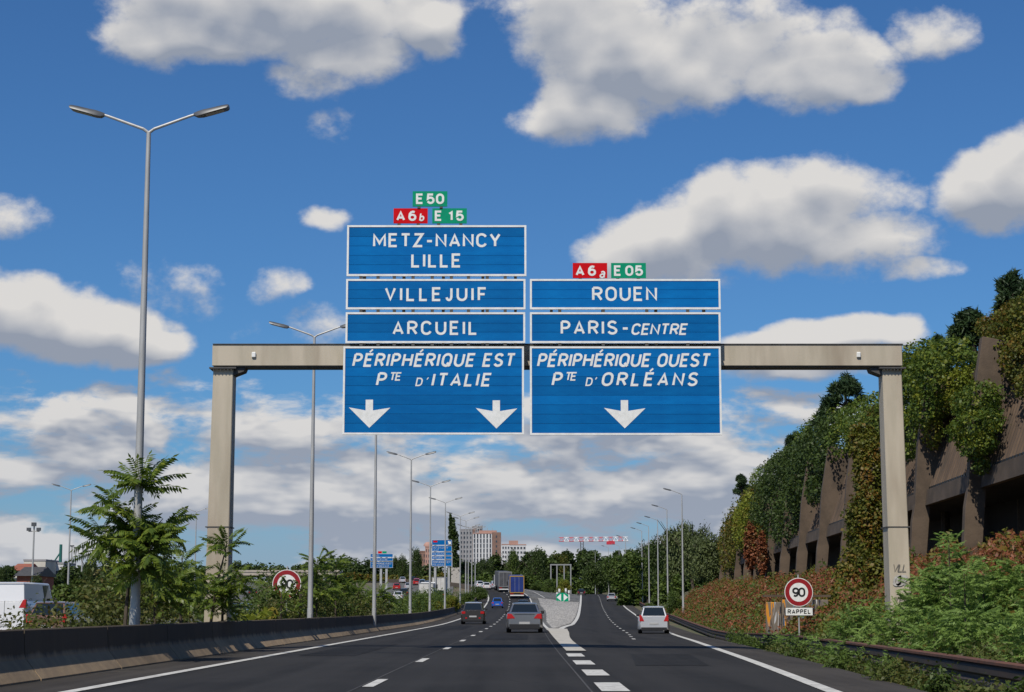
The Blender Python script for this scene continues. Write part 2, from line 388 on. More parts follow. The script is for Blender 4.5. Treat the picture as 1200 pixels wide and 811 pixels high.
def strip(name, fa, fb, y0, y1, dz, mat, step=2.5, nx=4, kind='structure', parent=None):
    """a paved sheet between two boundary curves that lies dz above the ground"""
    ys = np.arange(y0, y1 + step * .5, step); us = np.linspace(0, 1, nx + 1)
    A = fa(ys); B = fb(ys); Xs = A[:, None] + (B - A)[:, None] * us[None]
    Yg = np.repeat(ys[:, None], nx + 1, 1); Z = ground(Xs, Yg) + dz
    i = np.arange(Xs.size).reshape(Xs.shape); f = np.stack([i[:-1, :-1], i[:-1, 1:], i[1:, 1:], i[1:, :-1]], -1).reshape(-1, 4)
    me = np_mesh(name, np.stack([Xs, Yg, Z], -1).reshape(-1, 3), f, mat, True)
    uv = me.uv_layers.new(name='UVMap'); li = f.ravel()
    uvc = np.stack([(Xs - A[:, None]).ravel()[li], Yg.ravel()[li]], -1).astype(np.float32); uv.data.foreach_set('uv', uvc.ravel())
    o = link(name, me, parent)
    if parent is None: props(o, kind=kind)
    return o
road = strip('motorway', lambda y: x_left(y) - .12, lambda y: x_gl(y) + .15, -40, 560, .02, m_road, 2.5, 8)
slip = strip('slip_carriageway', lambda y: np.maximum(x_gr(y), x_gl(y) + .15) - .15, lambda y: x_right(y) + .12, -40, 560, .02, m_road, 2.5, 8)
strip('hard_shoulder', lambda y: x_bar(y) - .2, lambda y: x_left(y) - .12, -40, 560, .02, m_shoulder, 2.5, 2)
strip('verge_shoulder', lambda y: x_right(y) + .12, lambda y: x_right(y) + 1.45, -40, 430, .02, m_shoulder, 2.5, 2)
strip('collector_road', lambda y: x_col(y) - 8.0, lambda y: x_col(y) + 8.0, -40, 620, .02, m_oldroad, 3, 4)
strip('branch_road', lambda y: x_br(y) - 7, lambda y: x_br(y) + 7, 300, 750, .024, m_oldroad, 4, 3)
# markings, 6 mm above the asphalt
PZ = .03
strip('left_edge_line', lambda y: x_left(y) - .11, lambda y: x_left(y) + .11, -40, 520, PZ, m_paint, 2.5, 1, parent=road)
strip('right_edge_line', lambda y: x_right(y) - .11, lambda y: x_right(y) + .11, -40, 430, PZ, m_paint, 2.5, 1, parent=slip)
strip('gore_edge_line', lambda y: x_gl(y) - .10, lambda y: x_gl(y) + .10, 100, 500, PZ, m_paint, 2.5, 1, parent=road)
strip('gore_edge_line', lambda y: x_gr(y) - .16, lambda y: x_gr(y) + .16, 108, 430, PZ, m_paint, 2.5, 1, parent=slip)
m_seam = pmat('tar_seam', (.075, .07, .065), (.04, .038, .036), 2, .8)
strip('tar_seam', lambda y: x_dash(y) - .145, lambda y: x_dash(y) - .115, 8, 140, .026, m_seam, 2.5, 1, parent=road)
strip('tar_seam', lambda y: x_gl(y) - .32, lambda y: x_gl(y) - .29, 8, 120, .026, m_seam, 2.5, 1, parent=road)
m_patch = asphalt('patch_asphalt', (.0175, .017, .0165), False)
for (fa_, a_, b_, y0_, y1_) in ((x_dash, -3.3, -1.9, 46, 61), (x_dash, .7, 2.4, 70, 84), (x_right, -2.6, -1.1, 38, 47), (x_right, -3.0, -1.0, 120, 150), (x_dash, -2.9, -1.2, 100, 122)):
    strip('asphalt_patch', lambda y: fa_(y) + a_, lambda y: fa_(y) + b_, y0_, y1_, .025, m_patch, 2.5, 2, parent=road if fa_ is x_dash else slip)
def dash(fc, y0, ln, w, nm='lane_dash', mat=None, par=None):
    o = strip(nm, lambda y: fc(y) - w / 2, lambda y: fc(y) + w / 2, y0, y0 + ln, PZ, mat or m_paint, ln / 2, 1, parent=par or road); return o
y = -11.5
while y < 470:
    dash(x_dash, y, 3.0, .17); y += 13.0
y = 75.0
while y < 425:
    dash(x_rd, y, 2.6, .15, par=slip); y += 10.5
for y in (6.5, 13.0, 19.6, 26.0, 32.2, 38.6, 45.2): dash(lambda v: (x_gl(v) + x_gr(v)) / 2, y, 3.1, .40, 'gore_dash')
strip('gore_marking', lambda y: x_gl(y) - .1 + .03, lambda y: x_gl(y) + .48 + (x_gr(y) - x_gl(y) - .1) * sm((y - 56) / 40), 51, 108, .042, m_gorepaint, 2.5, 3, parent=road)
# gravel island of the gore
def gA(y): return x_gl(y) + .45 + .9 * sm((y - 130) / 120) * 1.0
def gB(y): return np.maximum(x_gr(y) - .28, gA(y) + .05)
strip('gore_apron', lambda y: x_gl(y) + .10, lambda y: x_gr(y) - .15, 108, 345, .024, m_oldroad, 3, 3)
strip('gore_gravel', gA, gB, 110, 322, .06, m_gravel, 3, 4)
strip('merge_apron', lambda y: x_gl(y) + .2, lambda y: np.maximum(x_gr(y) - .15, x_gl(y) + 1), 345, 560, .024, m_oldroad, 3, 3)
strip('merge_line', lambda y: np.interp(y, [330, 345, 365, 390, 430], [5.8, 5.2, 4.2, .8, -8]) - .12, lambda y: np.interp(y, [330, 345, 365, 390, 430], [5.8, 5.2, 4.2, .8, -8]) + .12, 330, 430, .036, m_paint, 2.5, 1)
# loose stones on the gravel (nobody could count them)
def stones():
    n = 5200; yy = 110 + 212 * rng.random(n) ** 1.2; u = rng.random(n); A = gA(yy); B = gB(yy)
    xx = A + (B - A) * u; zz = ground(xx, yy) + .06; s = .05 + .09 * rng.random(n)
    base = np.array([(1,0,0),(0,1,0),(-1,0,0),(0,-1,0),(0,0,.8)]); ang = rng.random(n) * 6.28
    c, sn = np.cos(ang), np.sin(ang); bx = base[None, :, 0] * (1 + .5 * rng.random((n, 5))); by = base[None, :, 1] * (1 + .5 * rng.random((n, 5)))
    v = np.stack([(bx * c[:, None] - by * sn[:, None]) * s[:, None] + xx[:, None], (bx * sn[:, None] + by * c[:, None]) * s[:, None] + yy[:, None], base[None, :, 2] * s[:, None] + zz[:, None] - .005], -1)
    f = np.array([(0,1,4),(1,2,4),(2,3,4),(3,0,4)]); ff = (f[None] + 5 * np.arange(n)[:, None, None]).reshape(-1, 3)
    o = link('gravel_stones', np_mesh('gravel_stones', v.reshape(-1, 3), ff, m_stone)); props(o, 'loose grey stones heaped in the triangular island between the two carriageways', 'gravel', kind='stuff')
stones()

# ------------------------------------------------------------------ concrete barrier on the left
def barrier_mat():
    m = bpy.data.materials.new('barrier_concrete'); m.use_nodes = True; t = m.node_tree; n = NT(t); b = t.nodes['Principled BSDF']
    tc = n.new('ShaderNodeTexCoord'); g = n.new('ShaderNodeNewGeometry'); sp = n.new('ShaderNodeSeparateXYZ'); t.links.new(tc.outputs['Object'], sp.inputs[0])
    mp = n.new('ShaderNodeMapping'); mp.inputs['Scale'].default_value = (1, 1, .12); t.links.new(g.outputs['Position'], mp.inputs[0])
    drip = n.noise(mp.outputs[0], 2.2, 6, .65); blot = n.noise(g.outputs['Position'], .5, 4, .6)
    upper_dark = n.ss(n.m('ADD', sp.outputs[2], n.m('MULTIPLY', n.m('SUBTRACT', drip, .5), .25)), .36, .47)     # darker over the upright face, with an uneven lower edge
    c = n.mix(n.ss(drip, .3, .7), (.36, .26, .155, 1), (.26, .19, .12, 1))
    c = n.mix(n.m('MULTIPLY', upper_dark, .85), c, (.070, .053, .036, 1))
    c = n.mix(n.m('MULTIPLY', n.ss(blot, .5, .75), .4), c, (.03, .028, .022, 1))
    oi = n.new('ShaderNodeObjectInfo'); hs = n.new('ShaderNodeHueSaturation'); n.put(hs.inputs['Value'], n.m('MULTIPLY_ADD', oi.outputs['Random'], .5, .75)); n.put(hs.inputs['Color'], c); c = hs.outputs[0]
    n.put(b.inputs['Base Color'], c); b.inputs['Roughness'].default_value = .92
    bn = n.new('ShaderNodeBump'); bn.inputs['Strength'].default_value = .4; bn.inputs['Distance'].default_value = .02
    t.links.new(n.noise(g.outputs['Position'], 12, 5, .6), bn.inputs['Height']); t.links.new(bn.outputs[0], b.inputs['Normal'])
    return m
m_barrier = barrier_mat()
bar = empty('concrete_barrier', (-7.6, 30, 0), 0, 'long grimy concrete safety barrier along the left edge of the motorway', 'barrier')
prof = [(0.04, -.12), (.0, 0), (0, .05), (-.25, .36), (-.275, .44), (-.30, .82), (-.315, .84), (-.425, .84), (-.44, .82), (-.45, .3), (-.45, -.12)]
y = -6.0
while y < 470:
    ln = 6.0 if y < 150 else 12.0
    k = 4; rings = []
    y1 = y + ln - .05
    for q in range(k + 1):
        yy = y + (y1 - y) * q / k; xb = float(x_bar(yy)); z0 = float(zL(yy)); inset = .0
        rings.append([(xb + 7.6 + u + (inset if u < -.4 else -inset), yy - 30, z0 + h) for u, h in prof])
    s = MB().loft(rings).obj('barrier_segment', m_barrier, bar)
    y += ln

# ------------------------------------------------------------------ steel gantry
GY = 52.0
def build_gantry():
    g = empty('sign_gantry', (1.3, GY, 0), 0, 'beige steel portal gantry spanning both carriageways and carrying the blue signs', 'gantry')
    L = at(249, 404, GY - .05); Rr = at(1057, 404, GY - .05); zt = L[2]; zb = at(249, 429, GY)[2]
    x0, x1 = L[0] - 1.3, Rr[0] - 1.3
    b = MB(); b.box(x0, x1, -.05, .65, zb, zt); b.obj('beam', m_gantry, g, bevel=.015)
    c = MB(); c.box(x0 + .01, x1 + .02, -.075, .67, zt + .004, zt + .03); c.obj('beam_cap', m_gdark, g)
    c = MB(); c.box(x0 + .5, x1 - .5, .0, .6, zb - .035, zb - .004); c.obj('beam_underside', m_gdark, g)
    for side, pl, pr, bl, br_ in ((-1, 251, 272, 245, 270), (1, 1035.5, 1057, 1045, 1068)):
        a0 = at(pl, 434, GY)[0] - 1.3; a1 = at(pr, 434, GY)[0] - 1.3
        # width about 0.55 m at the head, a little more at the foot
        if side < 0: t0, t1 = x0 + .03, x0 + .60; f0, f1 = t0 - .12, t1 - .03
        else: t1, t0 = x1 - .02, x1 - .57; f1, f0 = t1 + .10, t0 + .05
        post = MB().loft([[(f0, -.0, -.6), (f1, -.0, -.6), (f1, .85, -.6), (f0, .85, -.6)], [(t0, .0, zb - .04), (t1, .0, zb - .04), (t1, .62, zb - .04), (t0, .62, zb - .04)]])
        post.obj('post', m_gantry, g, bevel=.02)
        fl = MB().box(t0 - .10, t1 + .10, -.12, .72, zb - .085, zb - .042); fl.obj('flange', m_gdark, g)
        for k in range(6):
            MB().tube((t0 + .03 + k * (t1 - t0 - .06) / 5, -.085, zb - .135), (t0 + .03 + k * (t1 - t0 - .06) / 5, -.085, zb - .086), .022, n=6).obj('bolt', m_gdark, g)
        j = MB().box(min(t0, f0) - .005, max(t1, f1) + .0, -.012, .87, 3.45, 3.48); j.obj('weld_seam', m_gdark, g)
        s = 1 if side < 0 else -1; xx = t1 if side < 0 else t0
        MB().prism([(xx, zb - .042), (xx + s * .34, zb - .042), (xx + s * .30, zb - .14), (xx, zb - .26)], .05, .58, 'y').obj('knee_bracket', m_gdark, g)
    for px in (297.5, 1006):
        p = at(px, 416, GY - .05); q = MB(); q.box(p[0] - 1.3 - .06, p[0] - 1.3 + .06, -.11, -.055, p[2] - .08, p[2] + .08); q.obj('inspection_cover', m_signwhite, g, bevel=.02)
    # vertical masts behind the boards
    for px, top in ((428, 264), (474, 264), (520, 264), (566, 264), (604, 264), (646, 327), (706, 327), (768, 327), (824, 327)):
        p = at(px, top, GY - .2); b_ = at(px, 508, GY - .2)
        MB().box(p[0] - 1.3 - .04, p[0] - 1.3 + .04, -.30, -.12, b_[2], p[2] - .02).obj('sign_mast', m_gdark, g)
        MB().box(p[0] - 1.3 - .05, p[0] - 1.3 + .05, -.12, -.052, zb + .1, zt - .1).obj('clamp', m_gdark, g)
    return g
gan = build_gantry()

# ------------------------------------------------------------------ stroke lettering
def arc(cx, cy, rx, ry, a0, a1, n=8):
    return [(cx + rx * math.cos(R(a0 + (a1 - a0) * i / n)), cy + ry * math.sin(R(a0 + (a1 - a0) * i / n))) for i in range(n + 1)]
G = {  # width, strokes in a unit cell (0..1, 0..1) measured along stroke centre lines; 'c' marks a closed loop
 'A': (.62, [[(0,0),(.5,1),(1,0)], [(.17,.28),(.83,.28)]]),
 'B': (.54, [[(0,0),(0,1)], [(0,1),(.55,1)] + arc(.55,.77,.4,.23,90,-90)[1:] + [(0,.54)], [(.55,.54)] + arc(.55,.27,.45,.27,90,-90)[1:] + [(0,0)]]),
 'C': (.60, [arc(.5,.68,.5,.32,20,180,8) + arc(.5,.32,.5,.32,180,340,8)]),
 'D': (.60, [[(0,0),(0,1),(.45,1)] + arc(.45,.62,.55,.38,90,0,6)[1:] + arc(.45,.38,.55,.38,0,-90,6), 'c']),
 'E': (.50, [[(1,1),(0,1),(0,0),(1,0)], [(0,.52),(.85,.52)]]),
 'F': (.48, [[(1,1),(0,1),(0,0)], [(0,.5),(.85,.5)]]),
 'H': (.60, [[(0,0),(0,1)], [(1,0),(1,1)], [(0,.52),(1,.52)]]),
 'I': (.0, [[(.5,0),(.5,1)]]),
 'J': (.34, [[(1,1),(1,.3)] + arc(.5,.3,.5,.3,0,-165,8)[1:]]),
 'L': (.46, [[(0,1),(0,0),(1,0)]]),
 'M': (.74, [[(0,0),(0,1),(.5,.25),(1,1),(1,0)]]),
 'N': (.60, [[(0,0),(0,1),(1,0),(1,1)]]),
 'O': (.62, [arc(.5,.66,.5,.34,0,180,8) + arc(.5,.34,.5,.34,180,352,8), 'c']),
 'P': (.52, [[(0,0),(0,1)], [(0,1),(.5,1)] + arc(.5,.73,.5,.27,90,-90,8)[1:] + [(0,.46)]]),
 'Q': (.62, [arc(.5,.66,.5,.34,0,180,8) + arc(.5,.34,.5,.34,180,352,8), 'c', [(.58,.26),(1.0,-.03)]]),
 'R': (.56, [[(0,0),(0,1)], [(0,1),(.5,1)] + arc(.5,.74,.5,.26,90,-90,8)[1:] + [(0,.48)], [(.5,.48),(1,0)]]),
 'S': (.54, [arc(.5,.76,.48,.24,20,180,6) + [(.06,.64),(.3,.55),(.7,.47)] + arc(.5,.24,.5,.24,25,-165,8)]),
 'T': (.56, [[(0,1),(1,1)], [(.5,0),(.5,1)]]),
 'U': (.60, [[(0,1),(0,.34)] + arc(.5,.34,.5,.34,180,360,8)[1:] + [(1,1)]]),
 'V': (.62, [[(0,1),(.5,0),(1,1)]]),
 'Y': (.60, [[(0,1),(.5,.45),(1,1)], [(.5,.45),(.5,0)]]),
 'Z': (.54, [[(0,1),(1,1),(0,0),(1,0)]]),
 '0': (.56, [arc(.5,.66,.5,.34,0,180,8) + arc(.5,.34,.5,.34,180,352,8), 'c']),
 '1': (.24, [[(0,.74),(.9,1),(.9,0)]]),
 '5': (.54, [[(.92,1),(.1,1),(.03,.5),(.3,.62)] + arc(.5,.32,.5,.32,80,-160,9)]),
 '6': (.56, [[(.88,.93),(.6,1.0),(.3,.93),(.06,.7),(0,.33)], arc(.5,.31,.5,.31,180,510,12), 'c']),
 '9': (.56, [[(.12,.07),(.4,0),(.7,.07),(.94,.3),(1,.67)], arc(.5,.69,.5,.31,0,330,12), 'c']),
 'a': (.42, [[(.12,.62)] + arc(.5,.5,.42,.2,130,0,6)[1:] + [(.92,0)], arc(.46,.22,.46,.2,60,390,9), 'c']),
 'b': (.42, [[(0,1),(0,.0)], arc(.48,.3,.5,.3,160,-170,10), 'c']),
 '-': (.34, [[(0,.42),(1,.42)]]), "'": (.12, [[(1,1.0),(.0,.72)]]), ' ': (.30, []), '_': (.03, []),
}
ACC = {'É': 'E'}
def ribbon(mb, pts, t, tr, closed=False):
    n = len(pts); L, Rt = [], []
    for i in range(n):
        p = pts[i]; a = pts[i - 1] if (i > 0 or closed) else None; b = pts[(i + 1) % n] if (i < n - 1 or closed) else None
        def nrm(u, v):
            dx, dy = v[0] - u[0], v[1] - u[1]; l = math.hypot(dx, dy) or 1e-9; return (-dy / l, dx / l)
        if a is None: nx, ny = nrm(p, b); k = 1
        elif b is None: nx, ny = nrm(a, p); k = 1
        else:
            n1, n2 = nrm(a, p), nrm(p, b); nx, ny = n1[0] + n2[0], n1[1] + n2[1]; l = math.hypot(nx, ny)
            if l < .3: nx, ny = n1; k = 1
            else: nx /= l; ny /= l; k = min(1 / max(.35, nx * n1[0] + ny * n1[1]), 2.2)
        L.append((p[0] + nx * k * t / 2, p[1] + ny * k * t / 2)); Rt.append((p[0] - nx * k * t / 2, p[1] - ny * k * t / 2))
    b0 = len(mb.v)
    for l, r in zip(L, Rt): mb.v.append(tr(*l)); mb.v.append(tr(*r))
    for i in range(n if closed else n - 1):
        j = (i + 1) % n; mb.f.append((b0 + 2*i, b0 + 2*j, b0 + 2*j + 1, b0 + 2*i + 1))
def text(s, xa, xb, z0, h, yface, italic=0.0, th=.165, mb=None, wk=1.0):
    """letters of cap height h fitted between xa and xb on a plane y = yface"""
    mb = mb or MB(); t = th * h; glyphs = []
    for ch in s:
        base = ACC.get(ch, ch); w, st = G[base]; glyphs.append((ch, w * h * wk + (t if ch not in ' _' else 0), w * h * wk, st))
    tot = sum(g[1] for g in glyphs); gap = (xb - xa - italic * h * .9 - tot) / max(1, len(glyphs) - 1)
    x = xa
    for ch, adv, w, st in glyphs:
        o = x + t / 2; hh = h - t
        for k, pl in enumerate(st):
            qq = ch == 'Q' and k == 2
            def T(u, v, o=o, k=k, qq=qq):
                if not qq: v = min(max(v, 0.0), h)
                return (o + u + italic * v, yface - .0022 * k, z0 + v)
            if pl == 'c': continue
            closed = k + 1 < len(st) and st[k + 1] == 'c'
            ribbon(mb, [(p[0] * w, p[1] * hh + t / 2) for p in pl], t if ch not in "'" else t * .7, T, closed)
        def T(u, v, o=o): return (o + u + italic * v, yface, z0 + v)
        if ch in ACC: ribbon(mb, [(w * .38, h * 1.06), (w * .78, h * 1.26)], t * .75, T)
        x += adv + gap
    return mb

# ------------------------------------------------------------------ direction signs
SY = GY - .38
plank_mesh = {}
def board(name, px0, px1, py0, py1, label, nplank, cat='direction sign', mat=m_signblue, Y=SY, border=True, group='blue direction boards on the gantry', tabs=()):
    a = at((px0 + px1) / 2, (py0 + py1) / 2, Y); k = abs(at(px0 + 1, (py0 + py1) / 2, Y)[0] - at(px0, (py0 + py1) / 2, Y)[0])
    w = (px1 - px0) * k; zt, zb = at(px0, py0, Y)[2], at(px0, py1, Y)[2]; h = zt - zb
    o = empty(name, (a[0], Y, zb), 0, label, cat, group); bw = .055 if border else .0
    bp = MB().box(-w/2 + .01, w/2 - .01, .035, .07, .01, h - .01).obj('backing', m_signgrey, o)
    ph = (h - 2 * bw) / nplank; key = (round(w, 3), round(ph, 3), mat.name)
    if key not in plank_mesh: plank_mesh[key] = MB().box(-w/2 + bw, w/2 - bw, .0, .034, .0035, ph - .0035).mesh('plank', mat)
    for i in range(nplank): link('plank', plank_mesh[key], o, (0, 0, bw + i * ph))
    if border:
        f = MB(); d0, d1 = -.012, .072
        f.box(-w/2, w/2, d0, d1, h - bw, h); f.box(-w/2, w/2, d0, d1, 0, bw)
        f.box(-w/2, -w/2 + bw, d0, d1, bw, h - bw); f.box(w/2 - bw, w/2, d0, d1, bw, h - bw)
        f.obj('frame', m_signwhite, o)
    for t in tabs:
        x = at(t, py1, Y)[0] - a[0]
        MB().box(x - .045, x + .045, .0, .07, -.085, -.002).obj('fixing_tab', m_gdark, o)
    def X(px): return (px - (px0 + px1) / 2) * k
    def Zp(py): return at(px0, py, Y)[2] - zb
    def write(s, x0, x1, yt, yb, italic=0, th=.165, mat=m_signwhite, wk=1.0):
        text(s, X(x0), X(x1), Zp(yb), Zp(yt) - Zp(yb), -.006, italic, th, wk=wk).obj('lettering', mat, o, fix=False)
    return o, X, Zp, write
tabs1 = [423, 443, 462, 484, 506.5, 529, 549, 571, 592]
IT = .20
o, X, Zp, wr = board('direction_sign', 406.5, 616.8, 264, 323.5, 'top left blue board reading METZ-NANCY LILLE, tallest of the stack', 5, tabs=tabs1)
wr('METZ-NANCY', 437, 586.6, 273.3, 289.8); wr('LILLE', 482, 540.5, 297, 313.6)
o, X, Zp, wr = board('direction_sign', 405.5, 615.8, 327, 362.5, 'blue board reading VILLEJUIF between METZ-NANCY and ARCUEIL', 3, tabs=tabs1)
wr('VILLEJUIF', 451, 570.5, 336.6, 353)
o, X, Zp, wr = board('direction_sign', 405, 615.5, 366, 402, 'blue board reading ARCUEIL just above the big italic board', 3, tabs=tabs1)
wr('ARCUEIL', 460, 559.5, 376, 392.6)
def arrow(o, X, Zp, pts):
    m = MB(); P = [(X(a), Zp(b)) for a, b in pts]
    m.add([(a, -.006, b) for a, b in P], [(0, 1, 2, 6), (2, 3, 4), (2, 4, 6), (4, 5, 6)])
    m.obj('arrow', m_signwhite, o, fix=False)
o, X, Zp, wr = board('direction_sign', 401.8, 614, 406, 509.3, 'large lower left blue board reading PÉRIPHÉRIQUE EST with two down arrows', 9)
wr('PÉRIPHÉRIQUE EST', 412, 605, 413.8, 430, IT, .17, wk=.92); wr('P', 440, 455, 436.2, 452.5, IT, .17); wr('TE', 455.5, 471, 436.2, 446.2, IT, .17)
wr('D', 486.5, 497, 442.6, 452.6, IT, .16); wr("'", 498, 503, 441.6, 452, IT, .16); wr('ITALIE', 505, 577, 437, 453, IT, .17)
def arr(cx, wl, wr_, dy=0): return [(cx - 4.5, 468.3 + dy), (cx - 4.5, 481 + dy), (cx, 481.4 + dy), (0, 0), (0, 0), (0, 0), (0, 0)]
def arrow2(o, X, Zp, cx, top):
    m = MB(); t = top
    pts = [(cx - 4.3, t), (cx + 4.3, t), (cx + 4.3, t + 12.6), (cx + 24.6, t + 9.4), (cx + .2, t + 33), (cx - 24, t + 9), (cx - 4.3, t + 12.6)]
    P = [(X(a), -.006, Zp(b)) for a, b in pts]
    m.add(P, [(0, 1, 2, 6), (2, 3, 4), (2, 4, 6), (6, 4, 5)]); m.obj('arrow', m_signwhite, o, fix=False)
arrow2(o, X, Zp, 433, 468.4); arrow2(o, X, Zp, 581.6, 469.2)
o, X, Zp, wr = board('direction_sign', 621, 844.3, 327, 362.5, 'blue board reading ROUEN at the top of the right stack', 3, tabs=(656, 707, 758, 806))
wr('ROUEN', 693.8, 770, 336, 352.8)
o, X, Zp, wr = board('direction_sign', 621, 844.5, 366, 402, 'blue board reading PARIS-CENTRE in the middle of the right stack', 3, tabs=(656, 707, 758, 806))
wr('PARIS', 657, 723.5, 375.6, 392.2); wr('-', 728.5, 734.5, 375.6, 392.2); wr('CENTRE', 739, 807, 379, 392.6, IT, .17)
o, X, Zp, wr = board('direction_sign', 621, 845.3, 406, 509.8, 'large lower right blue board reading PÉRIPHÉRIQUE OUEST with one down arrow', 9)
wr('PÉRIPHÉRIQUE OUEST', 629, 834.5, 414, 430.2, IT, .17, wk=.9); wr('P', 646, 660.5, 436, 452.5, IT, .17); wr('TE', 661.5, 676.8, 436, 446.2, IT, .17)
wr('D', 685.8, 695.5, 442.4, 452.4, IT, .16); wr("'", 695.5, 700, 441.4, 452, IT, .16); wr('ORLÉANS', 704, 819.5, 436.2, 452.6, IT, .17)
arrow2(o, X, Zp, 731.6, 469)
gp = 'route number plates above the boards'
for (x0, x1, y0, y1, lab, mt, words, tb) in (
    (483.6, 524.2, 224, 242, 'green plate reading E 50, highest of all the plates', m_signgreen, [('E_50', 487.5, 520.5, 226.8, 239.2, 0, .2)], (491, 517)),
    (461.2, 501.2, 244, 261.8, 'red plate reading A6b on the left stack of signs', m_signred, [('A_6', 464.5, 488, 246.8, 259, 0, .2), ('b', 491, 498.5, 249.5, 259.3, .15, .17)], (467.5, 490)),
    (506.6, 547, 244, 261.8, 'green plate reading E 15 beside the red A6b plate', m_signgreen, [('E_15', 509.5, 543.5, 246.8, 259, 0, .2)], (514, 540)),
    (671.2, 711.6, 308, 326, 'red plate reading A6a above the ROUEN board', m_signred, [('A_6', 674.5, 698.5, 311, 323.4, 0, .2), ('a', 702, 708.5, 314.5, 326.2, .15, .15)], (680, 700)),
    (716.2, 757, 308, 326, 'green plate reading E 05 above the ROUEN board', m_signgreen, [('E_05', 719.5, 753.5, 311, 323.4, 0, .2)], (724, 748))):
    o, X, Zp, wr = board('route_plate', x0, x1, y0, y1, lab, 1, 'route plate', mt, border=False, group=gp, tabs=tb)
    for (s, a, b, t_, b_, it, th) in words: wr(s, a, b, t_, b_, it, th)

# ------------------------------------------------------------------ street lamps
def lamp_meshes(double, H=12.4):
    pole = MB(); pole.tube((0,0,-.3), (0,0,1.2), .125, .118, 12); pole.tube((0,0,1.2), (0,0,H-.55), .105, .05, 12)
    door = MB(); door.box(-.05, .05, -.135, -.10, .5, 1.0)
    arm = MB(); arm.path([(0,0,H-.56), (.14,0,H-.47), (1.05,0,H-.18), (1.22,0,H-.13)], [.038, .036, .032, .03], 8)
    head = MB()
    ss = []
    for (x, hw, z0, z1) in ((1.18,.05,-.16,-.10),(1.28,.10,-.19,-.07),(1.42,.14,-.17,-.035),(1.62,.155,-.12,.0),(1.9,.155,-.05,.06),(2.06,.15,-.01,.085),(2.1,.13,.02,.08)):
        ss.append([(x,-hw,H+z0),(x,hw,H+z0),(x,hw*.9,H+(z0+z1)/2),(x,hw*.45,H+z1),(x,-hw*.45,H+z1),(x,-hw*.9,H+(z0+z1)/2)])
    head.loft(ss)
    lens = MB(); lens.add([(1.5,-.11,H-.155),(1.5,.11,H-.155),(1.98,.11,H-.045),(1.98,-.11,H-.045)], [(0,1,2,3)])
    return (pole.mesh('pole', m_metal, True), arm.mesh('arm', m_metal, True), head.mesh('lamp_head', m_lamphead, True), lens.mesh('lens', m_lens), door.mesh('access_door', m_metal))
LM = lamp_meshes(True)
def lamp(x, y, z, label, double=True, rz=0.0, scale=1.0, group=None, left=True):
    o = empty('street_lamp', (x, y, z), rz, label, 'street lamp', group, scale)
    link('pole', LM[0], o); link('access_door', LM[4], o)
    for s in ((1, -1) if double else ((-1,) if left else (1,))):
        rot = (0, 0, 0 if s > 0 else math.pi)
        a = link('arm', LM[1], o, rot=rot, scale=(.86, 1, 1)); h = link('lamp_head', LM[2], a); link('lens', LM[3], h)
    return o
gl = 'double-armed lamps in the left median'
def by_px(px, ytop, H=12.4, z=0.0):
    """distance at which a lamp of height H standing at z reaches image row ytop"""
    Y = 30.0
    for _ in range(400):
        if at(px, ytop, Y)[2] >= z + H - .55: break
        Y *= 1.01
    return at(px, ytop, Y)
for px, yt, lab, k in ((174.5, 150, 'nearest and tallest double-armed lamp, rising behind the sapling on the left', 1.0), (368.5, 393, 'double-armed lamp whose arms show just left of the ARCUEIL board', 1.0),
        (441, 473.5, 'lamp rising behind the lower left blue board, its arms hidden', 1.0), (482, 538.5, 'double-armed lamp just below the big left board, left of the small blue sign', 1.0),
        (504.5, 570.5, 'double-armed lamp standing at the left edge of the small tall blue sign', 1.0), (522, 590.5, 'double-armed lamp standing in front of the small tall blue sign', 1.0),
        (539.5, 607, 'double-armed lamp just right of the small tall blue sign', 1.0), (546, 613.5, 'double-armed lamp in front of the poplar and the tower block', 1.0)):
    p = by_px(px, yt); z = float(zL(p[1])) ; p = by_px(px, yt, 12.4, z * .9)
    lamp(p[0], p[1], gz(p[0], p[1]), lab, True, R(-2 + 4 * random.random()), group=gl)
for px, yt, lb in ((549, 619, 'first of the three smallest double-armed lamps, just right of the poplar'), (553, 624, 'middle one of the three smallest double-armed lamps, at the white tower'), (557, 630, 'farthest double-armed lamp, last of the row before the white tower')):
    p = by_px(px, yt, 12.4, 2.0); lamp(p[0], p[1], gz(p[0], p[1]), lb, group='far lamps before the tower block')
for px, yt, lab in ((83.5, 575, 'double-armed lamp far left behind the white van'), (230, 607, 'faint lamp left of the gantry post'), ):
    p = by_px(px, yt, 12.4, .3); lamp(p[0], p[1], gz(p[0], p[1]) , lab, True, R(8))
gr_ = 'single-armed lamps beside the right carriageway'
for px, yt, lab in ((799, 579.5, 'nearest of the single-armed lamps by the right-hand trees'), (781.5, 597.5, 'second single-armed lamp by the right-hand trees'),
        (770.5, 610, 'third single-armed lamp, before the tall trees on the right'), (760, 617, 'fourth single-armed lamp, half hidden in the trees'), (752, 622.5, 'fifth single-armed lamp, half hidden in the trees'),
        (733, 631, 'distant single-armed lamp whose arm shows over the trees'), (725.5, 640, 'distant lamp by the crest, right of the small silver car'),
        (713, 642, 'distant lamp rising from the crest behind the small silver car'), (697.5, 647, 'distant lamp left of the small silver car on the crest'), (679, 655, 'farthest lamp, left of the crest beside the dark car')):
    p = by_px(px, yt, 12.4, 0)
    for _ in range(3): p = by_px(px, yt, 12.4, gz(*p[:2]) if p[0] < float(x_rail(p[1])) + 3 else gz(float(x_rail(p[1])) + 1.0, p[1]))
    z = gz(p[0], p[1]); zz = p[2] - 11.85
    lamp(p[0], p[1], max(min(z, zz), zz - .5), lab, False, R(4), group=gr_, left=True)

